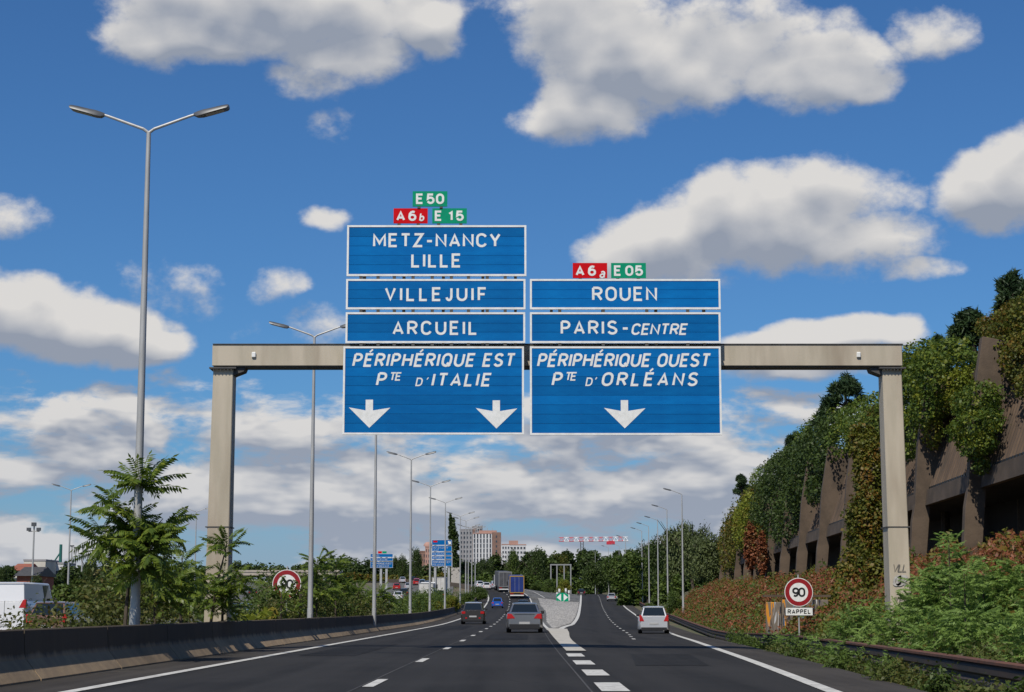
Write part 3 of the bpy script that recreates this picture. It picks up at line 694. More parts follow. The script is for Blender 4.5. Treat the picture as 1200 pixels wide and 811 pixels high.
# floodlight mast far left
o = empty('floodlight_mast', hit(36, 700)[:3], 0, 'grey floodlight mast above the white van at far left', 'floodlight'); Yf = 300.0
o.location = (at(37, 700, Yf)[0], Yf, gz(at(37, 700, Yf)[0], Yf)); ztop = at(37, 616, Yf)[2] - o.location[2]
MB().tube((0,0,0), (0,0,ztop), .2, .12, 8).obj('pole', m_metal, o)
MB().box(-.9, .9, -.08, .08, ztop - 1.0, ztop - .85).obj('crossbar', m_metal, o)
for x in (-.8, .8): MB().box(x - .3, x + .3, -.5, .1, ztop - .85, ztop - .35).obj('floodlight', m_lamphead, o)
MB().box(-.35, .35, -.5, .1, ztop - .1, ztop + .5).obj('floodlight', m_lamphead, o)

# ------------------------------------------------------------------ guardrail on the right
def guardrail():
    g = empty('guardrail', (9, 50, 0), 0, 'rusty steel guardrail along the right-hand verge in front of the bushes', 'guardrail')
    prof = [(0.0,.30),(.06,.34),(.06,.40),(.0,.46),(.0,.50),(.06,.55),(.06,.62),(.0,.66),(-.0,.69),(.02,.69),(.08,.63),(.08,.54),(.02,.50),(.02,.46),(.08,.41),(.08,.33),(.02,.29)]
    def topz(Y): return float(zR(Y)) + (.34 if Y < 60 else .34 - .19 * min(1, (Y - 60) / 30) + (.35 * min(1, max(0, (Y - 110) / 60))))
    y = 8.0
    while y < 330:
        rr = []; cap = []
        for q in range(3):
            yy = y + 4 * q / 2 * (1 if q < 2 else 1.0); xx = float(x_rail(yy)) - 9; zt = topz(yy) - .69
            rr.append([(xx - u, yy - 50, zt + h) for u, h in prof])
            cap.append([(xx - .10, yy - 50, zt + .695), (xx + .16, yy - 50, zt + .695), (xx + .16, yy - 50, zt + .735), (xx - .10, yy - 50, zt + .735)])
        MB().loft(rr).obj('rail_face', m_raildark, g); MB().loft(cap).obj('rail_cap', m_rust, g)
        xx = float(x_rail(y + .3)) - 9; zt = topz(y)
        MB().box(xx + .02, xx + .14, y - 50 + .25, y - 50 + .35, gz(xx + 9, y) - .3, zt - .02).obj('rail_post', m_rust, g)
        y += 4.0
guardrail()

# ------------------------------------------------------------------ round 90 signs
def round_sign(loc, dia, label, plate, face_rz=0):
    o = empty('speed_limit_sign', loc[:3], face_rz, label, 'speed limit sign'); zc = loc[3] - loc[2]; o.location = loc[:3]; r = dia / 2
    def ringm(r0, r1, yy, mat, nm):
        n = 40; m = MB(); vs = []
        for i in range(n):
            a = 2 * math.pi * i / n; vs.append((r0 * math.cos(a), yy, zc + r0 * math.sin(a))); vs.append((r1 * math.cos(a), yy, zc + r1 * math.sin(a)))
        m.add(vs, [(2*i, 2*i+1, 2*((i+1) % n)+1, 2*((i+1) % n)) for i in range(n)]); m.obj(nm, mat, o, fix=False)
    MB().prism([(r * math.cos(2*math.pi*i/40), zc + r * math.sin(2*math.pi*i/40)) for i in range(40)], 0, .03, 'y').obj('disc', m_signwhite, o)
    ringm(r * .66, r * .955, -.003, m_signdred, 'red_ring')
    h = r * .66
    text('90', -r * .46, r * .46, zc - h / 2, h, -.005, 0, .19, wk=1.0).obj('numerals', m_black, o, fix=False)
    MB().tube((0, .07, -.4), (0, .07, zc + r + .12), .03, n=8).obj('pole', m_metal, o)
    if plate:
        w, hh, z1 = dia * .97, dia * .29, zc - r - .03
        MB().box(-w/2, w/2, .0, .03, z1 - hh, z1).obj('plate', m_black, o); MB().box(-w/2 + .015, w/2 - .015, -.004, .001, z1 - hh + .015, z1 - .015).obj('plate_face', m_signwhite, o)
        text('RAPPEL', -w * .42, w * .42, z1 - hh * .78, hh * .56, -.008, 0, .19).obj('lettering', m_black, o, fix=False)
    return o
m_signdred = pmat('prohibition_red', (.30, .008, .012), (.24, .008, .012), 5, .45)
Y = 69.0; p = at(936, 694, Y); round_sign((p[0], Y, gz(p[0], Y), p[2]), 1.06, 'round red-ringed 90 sign with a RAPPEL plate in front of the ivy bank', True)
Y = 68.0; p = at(336, 684.5, Y); round_sign((p[0], Y, gz(p[0], Y), p[2]), 1.06, 'round red-ringed 90 sign half hidden by leaves in the left median', False)

# gore sign: green panel with two white arrows
Yg = 318.0; p = at(659, 700, Yg)
o = empty('gore_marker', (p[0], Yg, gz(p[0], Yg)), 0, 'green marker board with two white arrowheads at the end of the gravel island', 'marker sign')
pts = [(-1.05, 0.05), (1.05, .05), (1.05, 1.0)] + [(1.05 * math.cos(a), 1.0 + .55 * math.sin(a)) for a in np.linspace(.25, math.pi - .25, 9)] + [(-1.05, 1.0)]
MB().prism(pts, 0, .08, 'y').obj('board', m_signgreen, o)
for s in (-1, 1): MB().add([(s * .95, -.008, .75), (s * .22, -.008, 1.38), (s * .22, -.008, .15)], [(0, 1, 2)]).obj('arrowhead', m_signwhite, o, fix=False)
for i, (px, hh) in enumerate(((655.6, 2.0), (663.2, 2.2), (666.8, 1.9), (653, 1.2))):
    Y = 330 + i * 2.0; q = at(px, 700, Y); z = gz(q[0], Y)
    b = MB().tube((0,0,0), (0,0,hh), .2, .2, 10).mesh('bollard', m_signwhite)
    o = empty('bollard', (q[0], Y, z), 0, ['white bollard just left of centre behind the green marker board', 'tall white bollard right of centre behind the green marker board', 'rightmost white bollard behind the green marker board', 'short white bollard left of the green marker board'][i], 'bollard', 'bollards behind the green marker')
    link('post', b, o); MB().tube((0,0,hh * .6), (0,0,hh * .75), .207, .207, 10).obj('band', m_signgrey, o)

# ------------------------------------------------------------------ retaining wall on the right
def wall():
    w = empty('retaining_wall', (14.0, 0, 3.35), -math.atan(.0465), 'tall brown concrete retaining wall with leaning ribbed panels between pillars', 'retaining wall')
    K = math.sqrt(1 + .0465 ** 2)
    fin = MB().prism([(-.42, -.7), (.26, -.7), (.55, 2.15), (.62, 2.4), (2.75, 7.6), (.62, 8.05), (.12, 5.0), (-.10, 2.35), (-.24, 1.6)], -.26, .26, 'y')
    fm = fin.mesh('pillar', m_conc, bevel=.02)
    step = 11.75
    lin = MB().prism([(.34, 2.32), (.60, 2.32), (.74, 3.0), (.42, 3.0)], .262, step - .262, 'y').mesh('lintel', m_conc)
    # ribbed panel: trapezoid corrugation following the lean
    pb = MB(); n = 22; L = step - .53
    def PU(z, d): return .50 + .36 * (z - 3.0) + d
    prof = []
    for i in range(n):
        y0 = .265 + L * i / n
        prof += [(y0, 0), (y0 + L / n * .30, 0), (y0 + L / n * .42, .17), (y0 + L / n * .88, .17)]
    prof.append((.265 + L, 0))
    rings = [[(PU(z, d), yy, z) for yy, d in prof] for z in (3.12, 7.55)]
    pb.loft(rings, closed=False); pm = pb.mesh('ribbed_panel', m_panel, fix=False)
    groove = MB(); 
    for i in range(n): groove.box(.50, .66, .265 + L * (i + .15) / n, .265 + L * (i + .75) / n, 3.01, 3.115)
    gm = groove.mesh('drip_slots', m_black)
    cap = MB().prism([(PU(7.55, -.12), 7.55), (PU(7.55, .35), 7.55), (PU(7.55, .35), 7.8), (PU(7.55, -.12), 7.8)], .262, step - .262, 'y').mesh('coping', m_conc)
    y = 69 * K - 3 * step
    while y < 205 * K:
        k = (0, y, 0)
        link('pillar', fm, w, k); link('lintel', lin, w, k); link('ribbed_panel', pm, w, k); link('coping', cap, w, k); link('drip_slots', gm, w, k)
        y += step
    link('pillar', fm, w, (0, y, 0))
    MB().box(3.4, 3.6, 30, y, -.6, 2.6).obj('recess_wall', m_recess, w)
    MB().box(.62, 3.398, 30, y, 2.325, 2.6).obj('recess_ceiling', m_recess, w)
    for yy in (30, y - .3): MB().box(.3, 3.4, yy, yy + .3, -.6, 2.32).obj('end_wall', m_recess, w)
    return w
WALL = wall()
def W(Y, u, z): return (14.0 + .0465 * Y + u, Y - .0465 * u, 3.35 + z)

# low graffiti wall behind the 90 sign
def graffiti_mat():
    m = bpy.data.materials.new('graffiti_concrete'); m.use_nodes = True; t = m.node_tree; n = NT(t); b = t.nodes['Principled BSDF']
    tc = n.new('ShaderNodeTexCoord'); mp = n.new('ShaderNodeMapping'); mp.inputs['Scale'].default_value = (5.0, 1, .5); t.links.new(tc.outputs['Object'], mp.inputs[0])
    c = (.17, .14, .11, 1)
    for k, (col, lo) in enumerate((((.02, .02, .03), .56), ((.62, .25, .02), .60), ((.10, .22, .35), .61), ((.5, .5, .5), .64))):
        mp2 = n.new('ShaderNodeMapping'); mp2.inputs['Location'].default_value = (k * 7.3, 0, k * 2.1); t.links.new(mp.outputs[0], mp2.inputs[0])
        c = n.mix(n.ss(n.noise(mp2.outputs[0], 1.0, 3, .6, 1.0), lo, lo + .03), c, (*col, 1))
    n.put(b.inputs['Base Color'], c); b.inputs['Roughness'].default_value = .9; return m
m_graf = graffiti_mat()
Yq = 76.0; a = at(898, 735, Yq); b = at(972, 735, Yq)
o = empty('low_wall', ((a[0] + b[0]) / 2, Yq, gz((a[0] + b[0]) / 2, Yq) - .3), 0, 'low concrete wall streaked with graffiti behind the 90 RAPPEL sign', 'wall')
wq = (b[0] - a[0]) / 2
for i in range(4):
    x0 = -wq + i * wq / 2; MB().box(x0 + .01, x0 + wq / 2 - .01, 0, .25, 0, 1.9 - .1 * abs(i - 2)).obj('slab', m_graf, o, bevel=.02)
MB().box(-wq - .08, wq + .08, -.04, .3, 1.91, 2.0).obj('coping', m_conc, o)

# scrawls on the right gantry post
def scrawl(words, px0, px1, py0, py1, col, th, Y=GY - .02):
    p = at((px0 + px1) / 2, (py0 + py1) / 2, Y); k = Y / F * .99; w = (px1 - px0) * k
    zb = at(px0, py1, Y)[2]; h = at(px0, py0, Y)[2] - zb
    me = text(words, p[0] - 1.3 - w / 2, p[0] - 1.3 + w / 2, zb, h, -.022, .25, th)
    me.obj('scrawl', col, gan, fix=False)
m_scr_k = pmat('spray_black', (.12, .11, .10), (.20, .18, .15), 8, .6); m_scr_w = pmat('spray_white', (.5, .48, .45), (.32, .3, .27), 7, .6); m_scr_r = pmat('spray_red', (.32, .03, .03), (.2, .06, .05), 6, .6)
scrawl('VILL', 1045, 1064, 661, 670, m_scr_k, .10); scrawl('OOR', 1045, 1065, 674, 687, m_scr_w, .22)
scrawl('VER', 1047, 1065, 699, 706, m_scr_k, .12); scrawl('OB', 1050, 1064, 708, 721, m_scr_k, .08); scrawl('R', 1046.5, 1050, 711, 718, m_scr_r, .3); scrawl('B', 1046.5, 1050.5, 719, 727, m_scr_r, .3)
# ------------------------------------------------------------------ vehicles
def carpaint(name, c, metal=.5): return pmat('paint_' + name, c, None, rough=.32, metal=metal, coat=.7)
def wheel(parent, x, y, r, w=.2):
    s = 1 if x > 0 else -1
    t = MB().tube((-w/2, 0, 0), (w/2, 0, 0), r, r, 20).obj('wheel', m_tyre, parent, True, bevel=.02, loc=(x, y, r))
    m = MB(); m.tube((s * (w/2 - .01), 0, 0), (s * (w/2 + .012), 0, 0), r * .62, r * .55, 14)
    m.obj('rim', m_rim, t, True)
    return t
def car(loc, rz, label, paint, L=4.3, Wd=1.76, H=1.46, kind='hatch', group=None, cat='car', name='parked_car', detail=True, roofcol=None, belt=None, lights='side', plate=True, wheel_r=.32):
    o = empty('car', loc, rz, label, cat, group); hw = Wd / 2
    belt = belt or H * .64; hood = H * .60; zb = .2
    yr, yf = -L / 2, L / 2; wy = (yr + L * .19, yf - L * .19); wr_ = wheel_r
    if kind == 'sedan': deck = belt + .06; rear_base = yr + L * .155; rear_top = yr + L * .30; ws_base = yf - L * .25; ws_top = yf - L * .42
    elif kind == 'van': deck = belt; rear_base = yr + .06; rear_top = yr + .14; ws_base = yf - L * .13; ws_top = yf - L * .24
    else: deck = belt; rear_base = yr + .10; rear_top = yr + L * .13; ws_base = yf - L * .24; ws_top = yf - L * .41
    ys = sorted(set([yr, yr + .06, yr + .18, yr + .4, rear_base + .1, ws_base, yf - .5, yf - .2, yf - .06, yf] + [w + d for w in wy for d in (-wr_ - .09, -wr_ - .05, -wr_ * .7, -wr_ * .35, 0, wr_ * .35, wr_ * .7, wr_ + .05, wr_ + .09)]))
    rings = []
    for y in ys:
        er = min(1, max(0, (y - yr) / .35)); ef = min(1, max(0, (yf - y) / .55))
        w = hw * (.86 + .14 * math.sin(er * math.pi / 2)) * (.80 + .20 * math.sin(ef * math.pi / 2))
        if y <= rear_base + .12: top = deck - .05 * (1 - min(1, (y - yr) / .18)) 
        elif y < ws_base: top = belt
        else: top = hood + (belt - hood) * .9 * (1 - (y - ws_base) / (yf - ws_base)) - .20 * (1 - math.sin(ef * math.pi / 2))
        bot = zb + .06 * (1 - min(er, ef))
        for wv in wy:
            d = abs(y - wv); ra = wr_ + .05
            if d < ra: bot = max(bot, wr_ + math.sqrt(ra * ra - d * d) * .98)
        bo = min(bot, top - .12); mid = max(bo + .03, top - .38); up = max(mid + .02, top - .14)
        inn = min(hw - .24, w - .2)
        half = [(inn, .2 + (0 if bot < .3 else .25)), (w * .96, bo), (w * 1.0, bo + .04), (w * 1.0, mid), (w * .985, up), (w * .93, top - .03), (w * .84, top)]
        rings.append([(x, y, z) for x, z in half] + [(-x, y, z) for x, z in reversed(half)])
    MB().loft(rings).obj('body', paint, o, True)
    # lower valance and bumpers
    MB().box(-hw * .84, hw * .84, yr - .012, yr + .2, .17, .36 if kind != 'sedan' else .43).obj('rear_bumper', m_trim, o, bevel=.02)
    MB().box(-hw * .74, hw * .74, yf - .3, yf + .01, .18, .34).obj('front_bumper', m_trim, o, bevel=.02)
    # greenhouse
    bw, tw = hw * .86, hw * (.70 if kind != 'van' else .82); bz = (deck if kind == 'sedan' else belt) - .02; tz = H - .035
    B = {'rl': (-bw * .97, rear_base, bz), 'rr': (bw * .97, rear_base, bz), 'fr': (bw, ws_base, belt - .02), 'fl': (-bw, ws_base, belt - .02)}
    T = {'rl': (-tw * .95, rear_top, tz - .03), 'rr': (tw * .95, rear_top, tz - .03), 'fr': (tw, ws_top, tz - .02), 'fl': (-tw, ws_top, tz - .02)}
    def lerp(a, b, t): return tuple(a[i] + (b[i] - a[i]) * t for i in range(3))
    def quad(a, b, c, d, ia, ib, ja, jb, off):
        # inset panel on the face a b (bottom) c d (top), pushed out by off
        P = []
        for u, v in ((ia, ja), (1 - ib, ja), (1 - ib, 1 - jb), (ia, 1 - jb)):
            P.append(mathutils.Vector(lerp(lerp(a, b, u), lerp(d, c, u), v)))
        nn = (P[1] - P[0]).cross(P[3] - P[0]).normalized(); return [tuple(p + nn * off) for p in P]
    cab = MB(); order = ['rl', 'rr', 'fr', 'fl']
    rt = [(x * 1.0, y_, z) for x, y_, z in [T[k] for k in order]]
    cab.loft([[B[k] for k in order], rt])
    rmat = roofcol or paint
    cab.obj('cabin', paint, o, bevel=.015)
    rf = MB(); ym = [rear_top - .04, rear_top + .15, (rear_top + ws_top) / 2, ws_top - .15, ws_top + .02]; rr = []
    for i, y_ in enumerate(ym):
        up = [.0, .03, .045, .035, .0][i]; ww = tw * (.95 + .05 * min(1, i / 2)); rr.append([(-ww, y_, tz - .045), (ww, y_, tz - .045), (ww * .95, y_, tz - .01 + up * .5), (ww * .5, y_, tz - .005 + up), (-ww * .5, y_, tz - .005 + up), (-ww * .95, y_, tz - .01 + up * .5)])
    rf.loft(rr).obj('roof', rmat, o, True)
    def pane(nm, pts): MB().add(pts, [(0, 1, 2, 3)]).obj(nm, m_glass, o, fix=False)
    if not (kind == 'van' and cat == 'van'): pane('rear_window', quad(B['rl'], B['rr'], T['rr'], T['rl'], .06, .06, .06 if kind != 'sedan' else .02, .07, .008))
    else:
        MB().box(-.008, .008, yr - .004, yr + .02, .45, belt).obj('door_seam', m_trim, o)
    pane('windscreen', quad(B['fr'], B['fl'], T['fl'], T['fr'], .05, .05, .04, .05, .008))
    segs = ((.05, .5), (.53, .05)) if cat != 'van' else ((.72, .04),)
    for sgn in (1, -1):
        for ia, ib in (((.05, .52), (.52, .05))if cat != 'van' else ((.70, .05),)):
            if sgn > 0: pane('side_window', quad(B['rr'], B['fr'], T['fr'], T['rr'], ia, ib, .06, .10, .008))
            else: pane('side_window', quad(B['fl'], B['rl'], T['rl'], T['fl'], ib, ia, .06, .10, .008))
    # lights
    for s in (1, -1):
        if lights == 'side':      # wrapped corner lights
            m = MB().prism([(s * hw * .50, belt - .24), (s * hw * .95, belt - .27), (s * hw * .93, belt - .01), (s * hw * .70, belt - .03)], yr - .012, yr + .16, 'y')
        elif lights == 'tall':
            m = MB().prism([(s * hw * .62, belt - .30), (s * hw * .93, belt - .30), (s * hw * .93, belt + .06), (s * hw * .80, belt + .04)], yr - .012, yr + .15, 'y')
        else:
            m = MB().prism([(s * hw * .62, belt - .27), (s * hw * .92, belt - .27), (s * hw * .92, belt - .10), (s * hw * .62, belt - .10)], yr - .014, yr + .12, 'y')
        m.obj('tail_light', m_tail, o, bevel=.01)
        MB().box(min(s * hw * .5, s * hw * .82), max(s * hw * .5, s * hw * .82), yf - .16, yf - .0, hood - .32, hood - .18).obj('headlight', m_head, o, bevel=.02)
        if lights == 'low': MB().box(min(s * hw * .48, s * hw * .62), max(s * hw * .48, s * hw * .62), yr - .02, yr + .02, .40, .49).obj('reflector', m_tail, o)
        m = MB(); mx = s * (hw * 1.0 + .09); m.box(min(mx, mx - s * .16), max(mx, mx - s * .16), ws_base - .32, ws_base - .2, belt - .03, belt + .13); m.obj('mirror', m_trim if detail else paint, o, bevel=.03)
    if plate: MB().box(-.26, .26, yr - .018, yr, .50 if kind != 'sedan' else .42, .61 if kind != 'sedan' else .53).obj('number_plate', m_plate, o)
    if kind == 'sedan': MB().box(-hw * .55, hw * .55, yr - .016, yr, belt - .055, belt - .035).obj('trunk_seam', m_trim, o)
    for wv in wy:
        for s in (1, -1): wheel(o, s * (hw - .11), wv, wr_, .21)
    return o
def heading(fc, Y): return -math.atan((float(fc(Y + 4)) - float(fc(Y - 4))) / 8)
def drive(px, Y, fc, *a, **k):
    X = at(px, 715, Y)[0]; z = gz(X, Y) + .02; L = k.get('L', 4.3)
    Yc = Y + L / 2; h = heading(fc, Yc); Xc = X + L / 2 * math.tan(-h)
    o = car((Xc, Yc, z), h, *a, **k)
    slope = math.atan((gz(Xc, Yc + 2) - gz(Xc, Yc - 2)) / 4); o.rotation_euler = (slope, 0, h); o.location.z = gz(Xc, Yc) + .02
    return o
P_grey = carpaint('grey', (.34, .345, .35), .8); P_silver = carpaint('silver', (.64, .65, .66), .45); P_dark = carpaint('dark_brown', (.055, .050, .046), .4)
P_blue = carpaint('blue', (.01, .11, .50), .2); P_white = carpaint('white', (.72, .72, .72), 0); P_brown = carpaint('brown', (.22, .125, .09), .5)
P_red = carpaint('red', (.42, .015, .012), .0); P_black = carpaint('black', (.015, .016, .02), .3); P_bluesil = carpaint('blue_silver', (.22, .28, .36), .5)
drive(614.6, 90, x_dash, 'grey saloon nearest on the motorway with wide red corner lights', P_grey, L=4.65, Wd=1.78, H=1.46, kind='sedan', lights='side', wheel_r=.33)
drive(554.2, 133, x_dash, 'dark brown hatchback with a pale roof beside the left barrier', P_dark, L=4.25, Wd=1.76, H=1.58, kind='hatch', lights='low', roofcol=P_silver)
drive(766.2, 104, x_right, 'silver hatchback nearest in the right carriageway', P_silver, L=3.95, Wd=1.74, H=1.53, kind='hatch', lights='tall')
drive(582.8, 262, x_dash, 'small bright blue hatchback in the left lane ahead of the brown one', P_blue, L=3.6, Wd=1.66, H=1.46, kind='hatch', lights='low')
drive(613, 226, x_dash, 'black car almost hidden just ahead of the grey saloon', P_black, L=4.3, Wd=1.75, H=1.42, kind='hatch', lights='tall')
drive(581, 378, x_dash, 'silver car climbing left of the two lorries', P_silver, L=4.5, Wd=1.8, H=1.6, kind='hatch', lights='tall')
drive(570.5, 372, lambda y: x_left(y), 'white hatchback half behind the bush at the left bend', P_white, L=4.0, Wd=1.7, H=1.45, lights='low')
drive(563, 385, lambda y: x_left(y), 'white car beyond the bush, leftmost at the bend', P_white, L=4.1, Wd=1.7, H=1.45, lights='low')
drive(716.8, 338, x_right, 'small silver car near the crest of the right carriageway', P_silver, L=4.1, Wd=1.72, H=1.42, kind='sedan', lights='side')
drive(681.5, 404, x_gr, 'dark blue car at the crest left of the small silver car', P_black, L=4.2, Wd=1.75, H=1.4, lights='low')
# collector road on the far left
drive(5, 80, x_col, 'white panel van cut off by the left edge of the picture', P_white, L=5.6, Wd=2.0, H=2.42, kind='van', cat='van', lights='tall', belt=1.6, wheel_r=.34)
drive(54.5, 75, x_col, 'metallic brown estate car in front of the white van', P_brown, L=4.6, Wd=1.78, H=1.56, lights='tall')
drive(275, 108, x_col, 'blue-grey car seen between the gantry post and the bushes', P_bluesil, L=4.3, Wd=1.8, H=1.55, lights='low')
far = [(450, 679.5, P_white, 'white car farthest left in the queue on the collector road'), (456.5, 679, P_red, 'red car second in the queue, beside the leftmost white one'),
       (463, 681.5, P_red, 'bright red car left of the silver one in the queue'), (471.5, 683.5, P_silver, 'silver car with dark windows in the middle of the queue'),
       (483.5, 683, P_black, 'black car behind the lamp post in the queue'), (488, 686, P_red, 'red car right of the lamp post in the queue'),
       (494.5, 687.5, P_bluesil, 'grey-blue car right of the red one in the queue'), (501.5, 689.5, P_black, 'black car just left of the white lorry'),
       (478, 691, P_silver, 'silver car low in the queue beside the lamp post'), (464.5, 691.5, P_red, 'red car lower left, half behind the foliage'),
       (466, 704, P_white, 'white car showing through the leaves of the median'), (473, 699, P_black, 'dark car showing through the leaves of the median'),
       (515, 702, P_black, 'dark car tailing the white lorry'), (490.5, 677, P_black, 'dark car beyond the queue near the far trees'), (509, 677.5, P_black, 'small dark car beyond the white lorry'),
       (477, 675, P_white, 'pale car farthest up the collector road')]
for px, py, pt, lab in far:
    h = hit(px, py, 60, 640); drive(px, h[1] + .01, x_col, lab, pt, L=4.2, Wd=1.76, H=1.5, lights='low', group='cars queuing on the collector road')
for px, py, pt, lab in ((293.5, 679.5, P_silver, 'small silver car under the far bridge, the farther of two'), (297.3, 684, P_silver, 'small silver car coming from under the far bridge'), (308, 684, P_white, 'white car right of the two silver ones near the bridge'), (296, 699, P_black, 'dark car on the branch road seen over the blue-grey car')):
    h = hit(px, py, 100, 640); drive(px, h[1], x_br, lab, pt, L=4.2, Wd=1.76, H=1.5, lights='low')

def lorry(px, Y, fc, label, cargo, frame, H=3.9, Lt=12.5, rearpanel=None, cat='lorry'):
    X = at(px, 715, Y)[0]; h = heading(fc, Y + Lt / 2); sl = math.atan((gz(X, Y + 8) - gz(X, Y)) / 8)
    o = empty('lorry', (X, Y, gz(X, Y) + .02), h, label, cat); o.rotation_euler = (sl, 0, h)
    MB().box(-1.22, 1.22, .06, Lt, 1.05, H - .06).obj('cargo_box', cargo, o, bevel=.03)
    f = MB(); 
    for x in (-1.25, 1.13): f.box(x, x + .12, -.02, .1, .98, H)
    f.box(-1.13, 1.13, -.02, .1, H - .16, H); f.box(-1.13, 1.13, -.02, .1, .98, 1.1); f.obj('rear_frame', frame, o)
    for x in (-1.12, .005): MB().box(x, x + 1.115, .0, .055, 1.12, H - .18).obj('rear_door', rearpanel or cargo, o, bevel=.01)
    for x in (-.35, .35): MB().tube((x, -.03, 1.15), (x, -.03, H - .2), .02, n=6).obj('door_rod', m_metal, o)
    MB().box(-1.0, 1.0, .3, Lt + .3, .8, 1.0).obj('chassis', m_trim, o)
    MB().box(-1.18, 1.18, -.04, .06, .48, .66).obj('underrun_bar', m_signwhite, o)
    for s in (-1, 1):
        MB().box(min(s * .6, s * 1.15), max(s * .6, s * 1.15), -.03, .05, .74, .88).obj('tail_light', m_tail, o)
        MB().box(min(s * .72, s * 1.2), max(s * .72, s * 1.2), .35, .37, .2, .8).obj('mudflap', m_trim, o)
        for wy_ in (1.0, 2.3, 3.6, Lt - 1.0): 
            wheel(o, s * .98, wy_, .5, .42)
    c = MB().loft([[(-1.22, Lt + .7, .7), (1.22, Lt + .7, .7), (1.22, Lt + 3.0, .7), (-1.22, Lt + 3.0, .7)], [(-1.22, Lt + .7, 3.0), (1.22, Lt + .7, 3.0), (1.22, Lt + 2.85, 2.9), (-1.22, Lt + 2.85, 2.9)]]).obj('cab', P_white, o, bevel=.06)
    MB().box(-1.1, 1.1, Lt + 2.95, Lt + 3.0, 1.7, 2.6).obj('windscreen', m_glass, c)
    for s in (-1, 1):
        wheel(o, s * 1.0, Lt + 1.9, .5, .36)
        MB().box(min(s * 1.24, s * 1.5), max(s * 1.24, s * 1.5), Lt + 2.7, Lt + 2.8, 1.9, 2.6).obj('mirror', m_trim, o)
    return o
m_tarpblue = pmat('blue_door', (.014, .035, .19), (.01, .028, .15), .8, .5); m_yel = pmat('ochre_frame', (.40, .24, .05), None, rough=.5); m_tarpgrey = pmat('grey_tarpaulin', (.09, .09, .095), (.06, .06, .065), 1, .6)
m_boxwhite = pmat('white_box', (.62, .60, .56), (.52, .50, .46), 1, .5)
lorry(605.8, 318, x_dash, 'lorry with a dark blue rear and ochre frame climbing the motorway', m_tarpblue, m_yel)
lorry(592, 355, x_dash, 'dark grey box lorry left of and beyond the blue one', m_tarpgrey, m_signgrey, rearpanel=m_tarpgrey)
h = hit(514, 701.5, 60, 640); lorry(514, h[1], x_col, 'tall white box lorry in the queue below the blue sign', m_boxwhite, m_signgrey, H=3.8, Lt=8)
h = hit(499, 703.5, 60, 640); lorry(499, h[1] - 4, x_col, 'low white lorry left of the tall one, mostly behind bushes', m_boxwhite, m_signgrey, H=2.9, Lt=6)

# ------------------------------------------------------------------ small far signs, hoarding, frame, crane, bridge
def small_sign(name, px0, px1, rows, Y, label, plates=(), posts=()):
    k = at(px0 + 1, 650, Y)[0] - at(px0, 650, Y)[0]; xc = at((px0 + px1) / 2, 650, Y)[0]; w = (px1 - px0) * k
    g = gz(xc, Y); o = empty(name, (xc, Y, g), 0, label, 'direction sign')
    for (y0, y1, words) in rows:
        zt, zb = at(px0, y0, Y)[2] - g, at(px0, y1, Y)[2] - g
        MB().box(-w/2, w/2, 0, .1, zb, zt).obj('panel', m_signblue, o)
        f = MB(); b = .035
        f.box(-w/2, w/2, -.03, -.002, zt - b, zt); f.box(-w/2, w/2, -.03, -.002, zb, zb + b); f.box(-w/2, -w/2 + b, -.03, -.002, zb + b, zt - b); f.box(w/2 - b, w/2, -.03, -.002, zb + b, zt - b); f.obj('border', m_signwhite, o)
        for (s, a, b_, c, d) in words:
            z1, z0 = at(px0, c, Y)[2] - g, at(px0, d, Y)[2] - g
            text(s, (a - (px0 + px1) / 2) * k, (b_ - (px0 + px1) / 2) * k, z0, z1 - z0, -.04, 0, .085).obj('lettering', m_signwhite, o, fix=False)
    for (a, b_, c, d, mt) in plates:
        MB().box((a - (px0 + px1) / 2) * k, (b_ - (px0 + px1) / 2) * k, -.02, .06, at(px0, d, Y)[2] - g, at(px0, c, Y)[2] - g).obj('route_plate', mt, o)
    for px in posts:
        x = (px - (px0 + px1) / 2) * k; MB().box(x - .2, x + .2, .12, .5, -.5, at(px0, rows[0][0], Y)[2] - g - .3).obj('post', m_metal, o)
    return o, k, g, (px0 + px1) / 2
small_sign('direction_sign', 506, 529.5, [(632.6, 638.8, []), (639.6, 646.2, [('METZ', 507.2, 514.5, 641, 643), ('NANCY', 515.5, 525, 641, 643), ('LILLE', 507.2, 514, 643.7, 645.6)]), (647, 650.8, [('VILLEJUIF', 507.2, 522, 647.9, 650)]),
    (651.6, 655.4, [('ARCUEIL', 507.2, 519, 652.4, 654.5)]), (656.2, 663.6, [('PÉRIPHÉRIQUE EST', 507.2, 528, 657.8, 659.8), ("PTE D'ITALIE", 507.2, 522, 660.7, 662.7)])], 330, 'small tall blue direction sign beyond the lamps left of the poplar', [(507.5, 512.5, 633.6, 635.6, m_signred)], (510, 526))
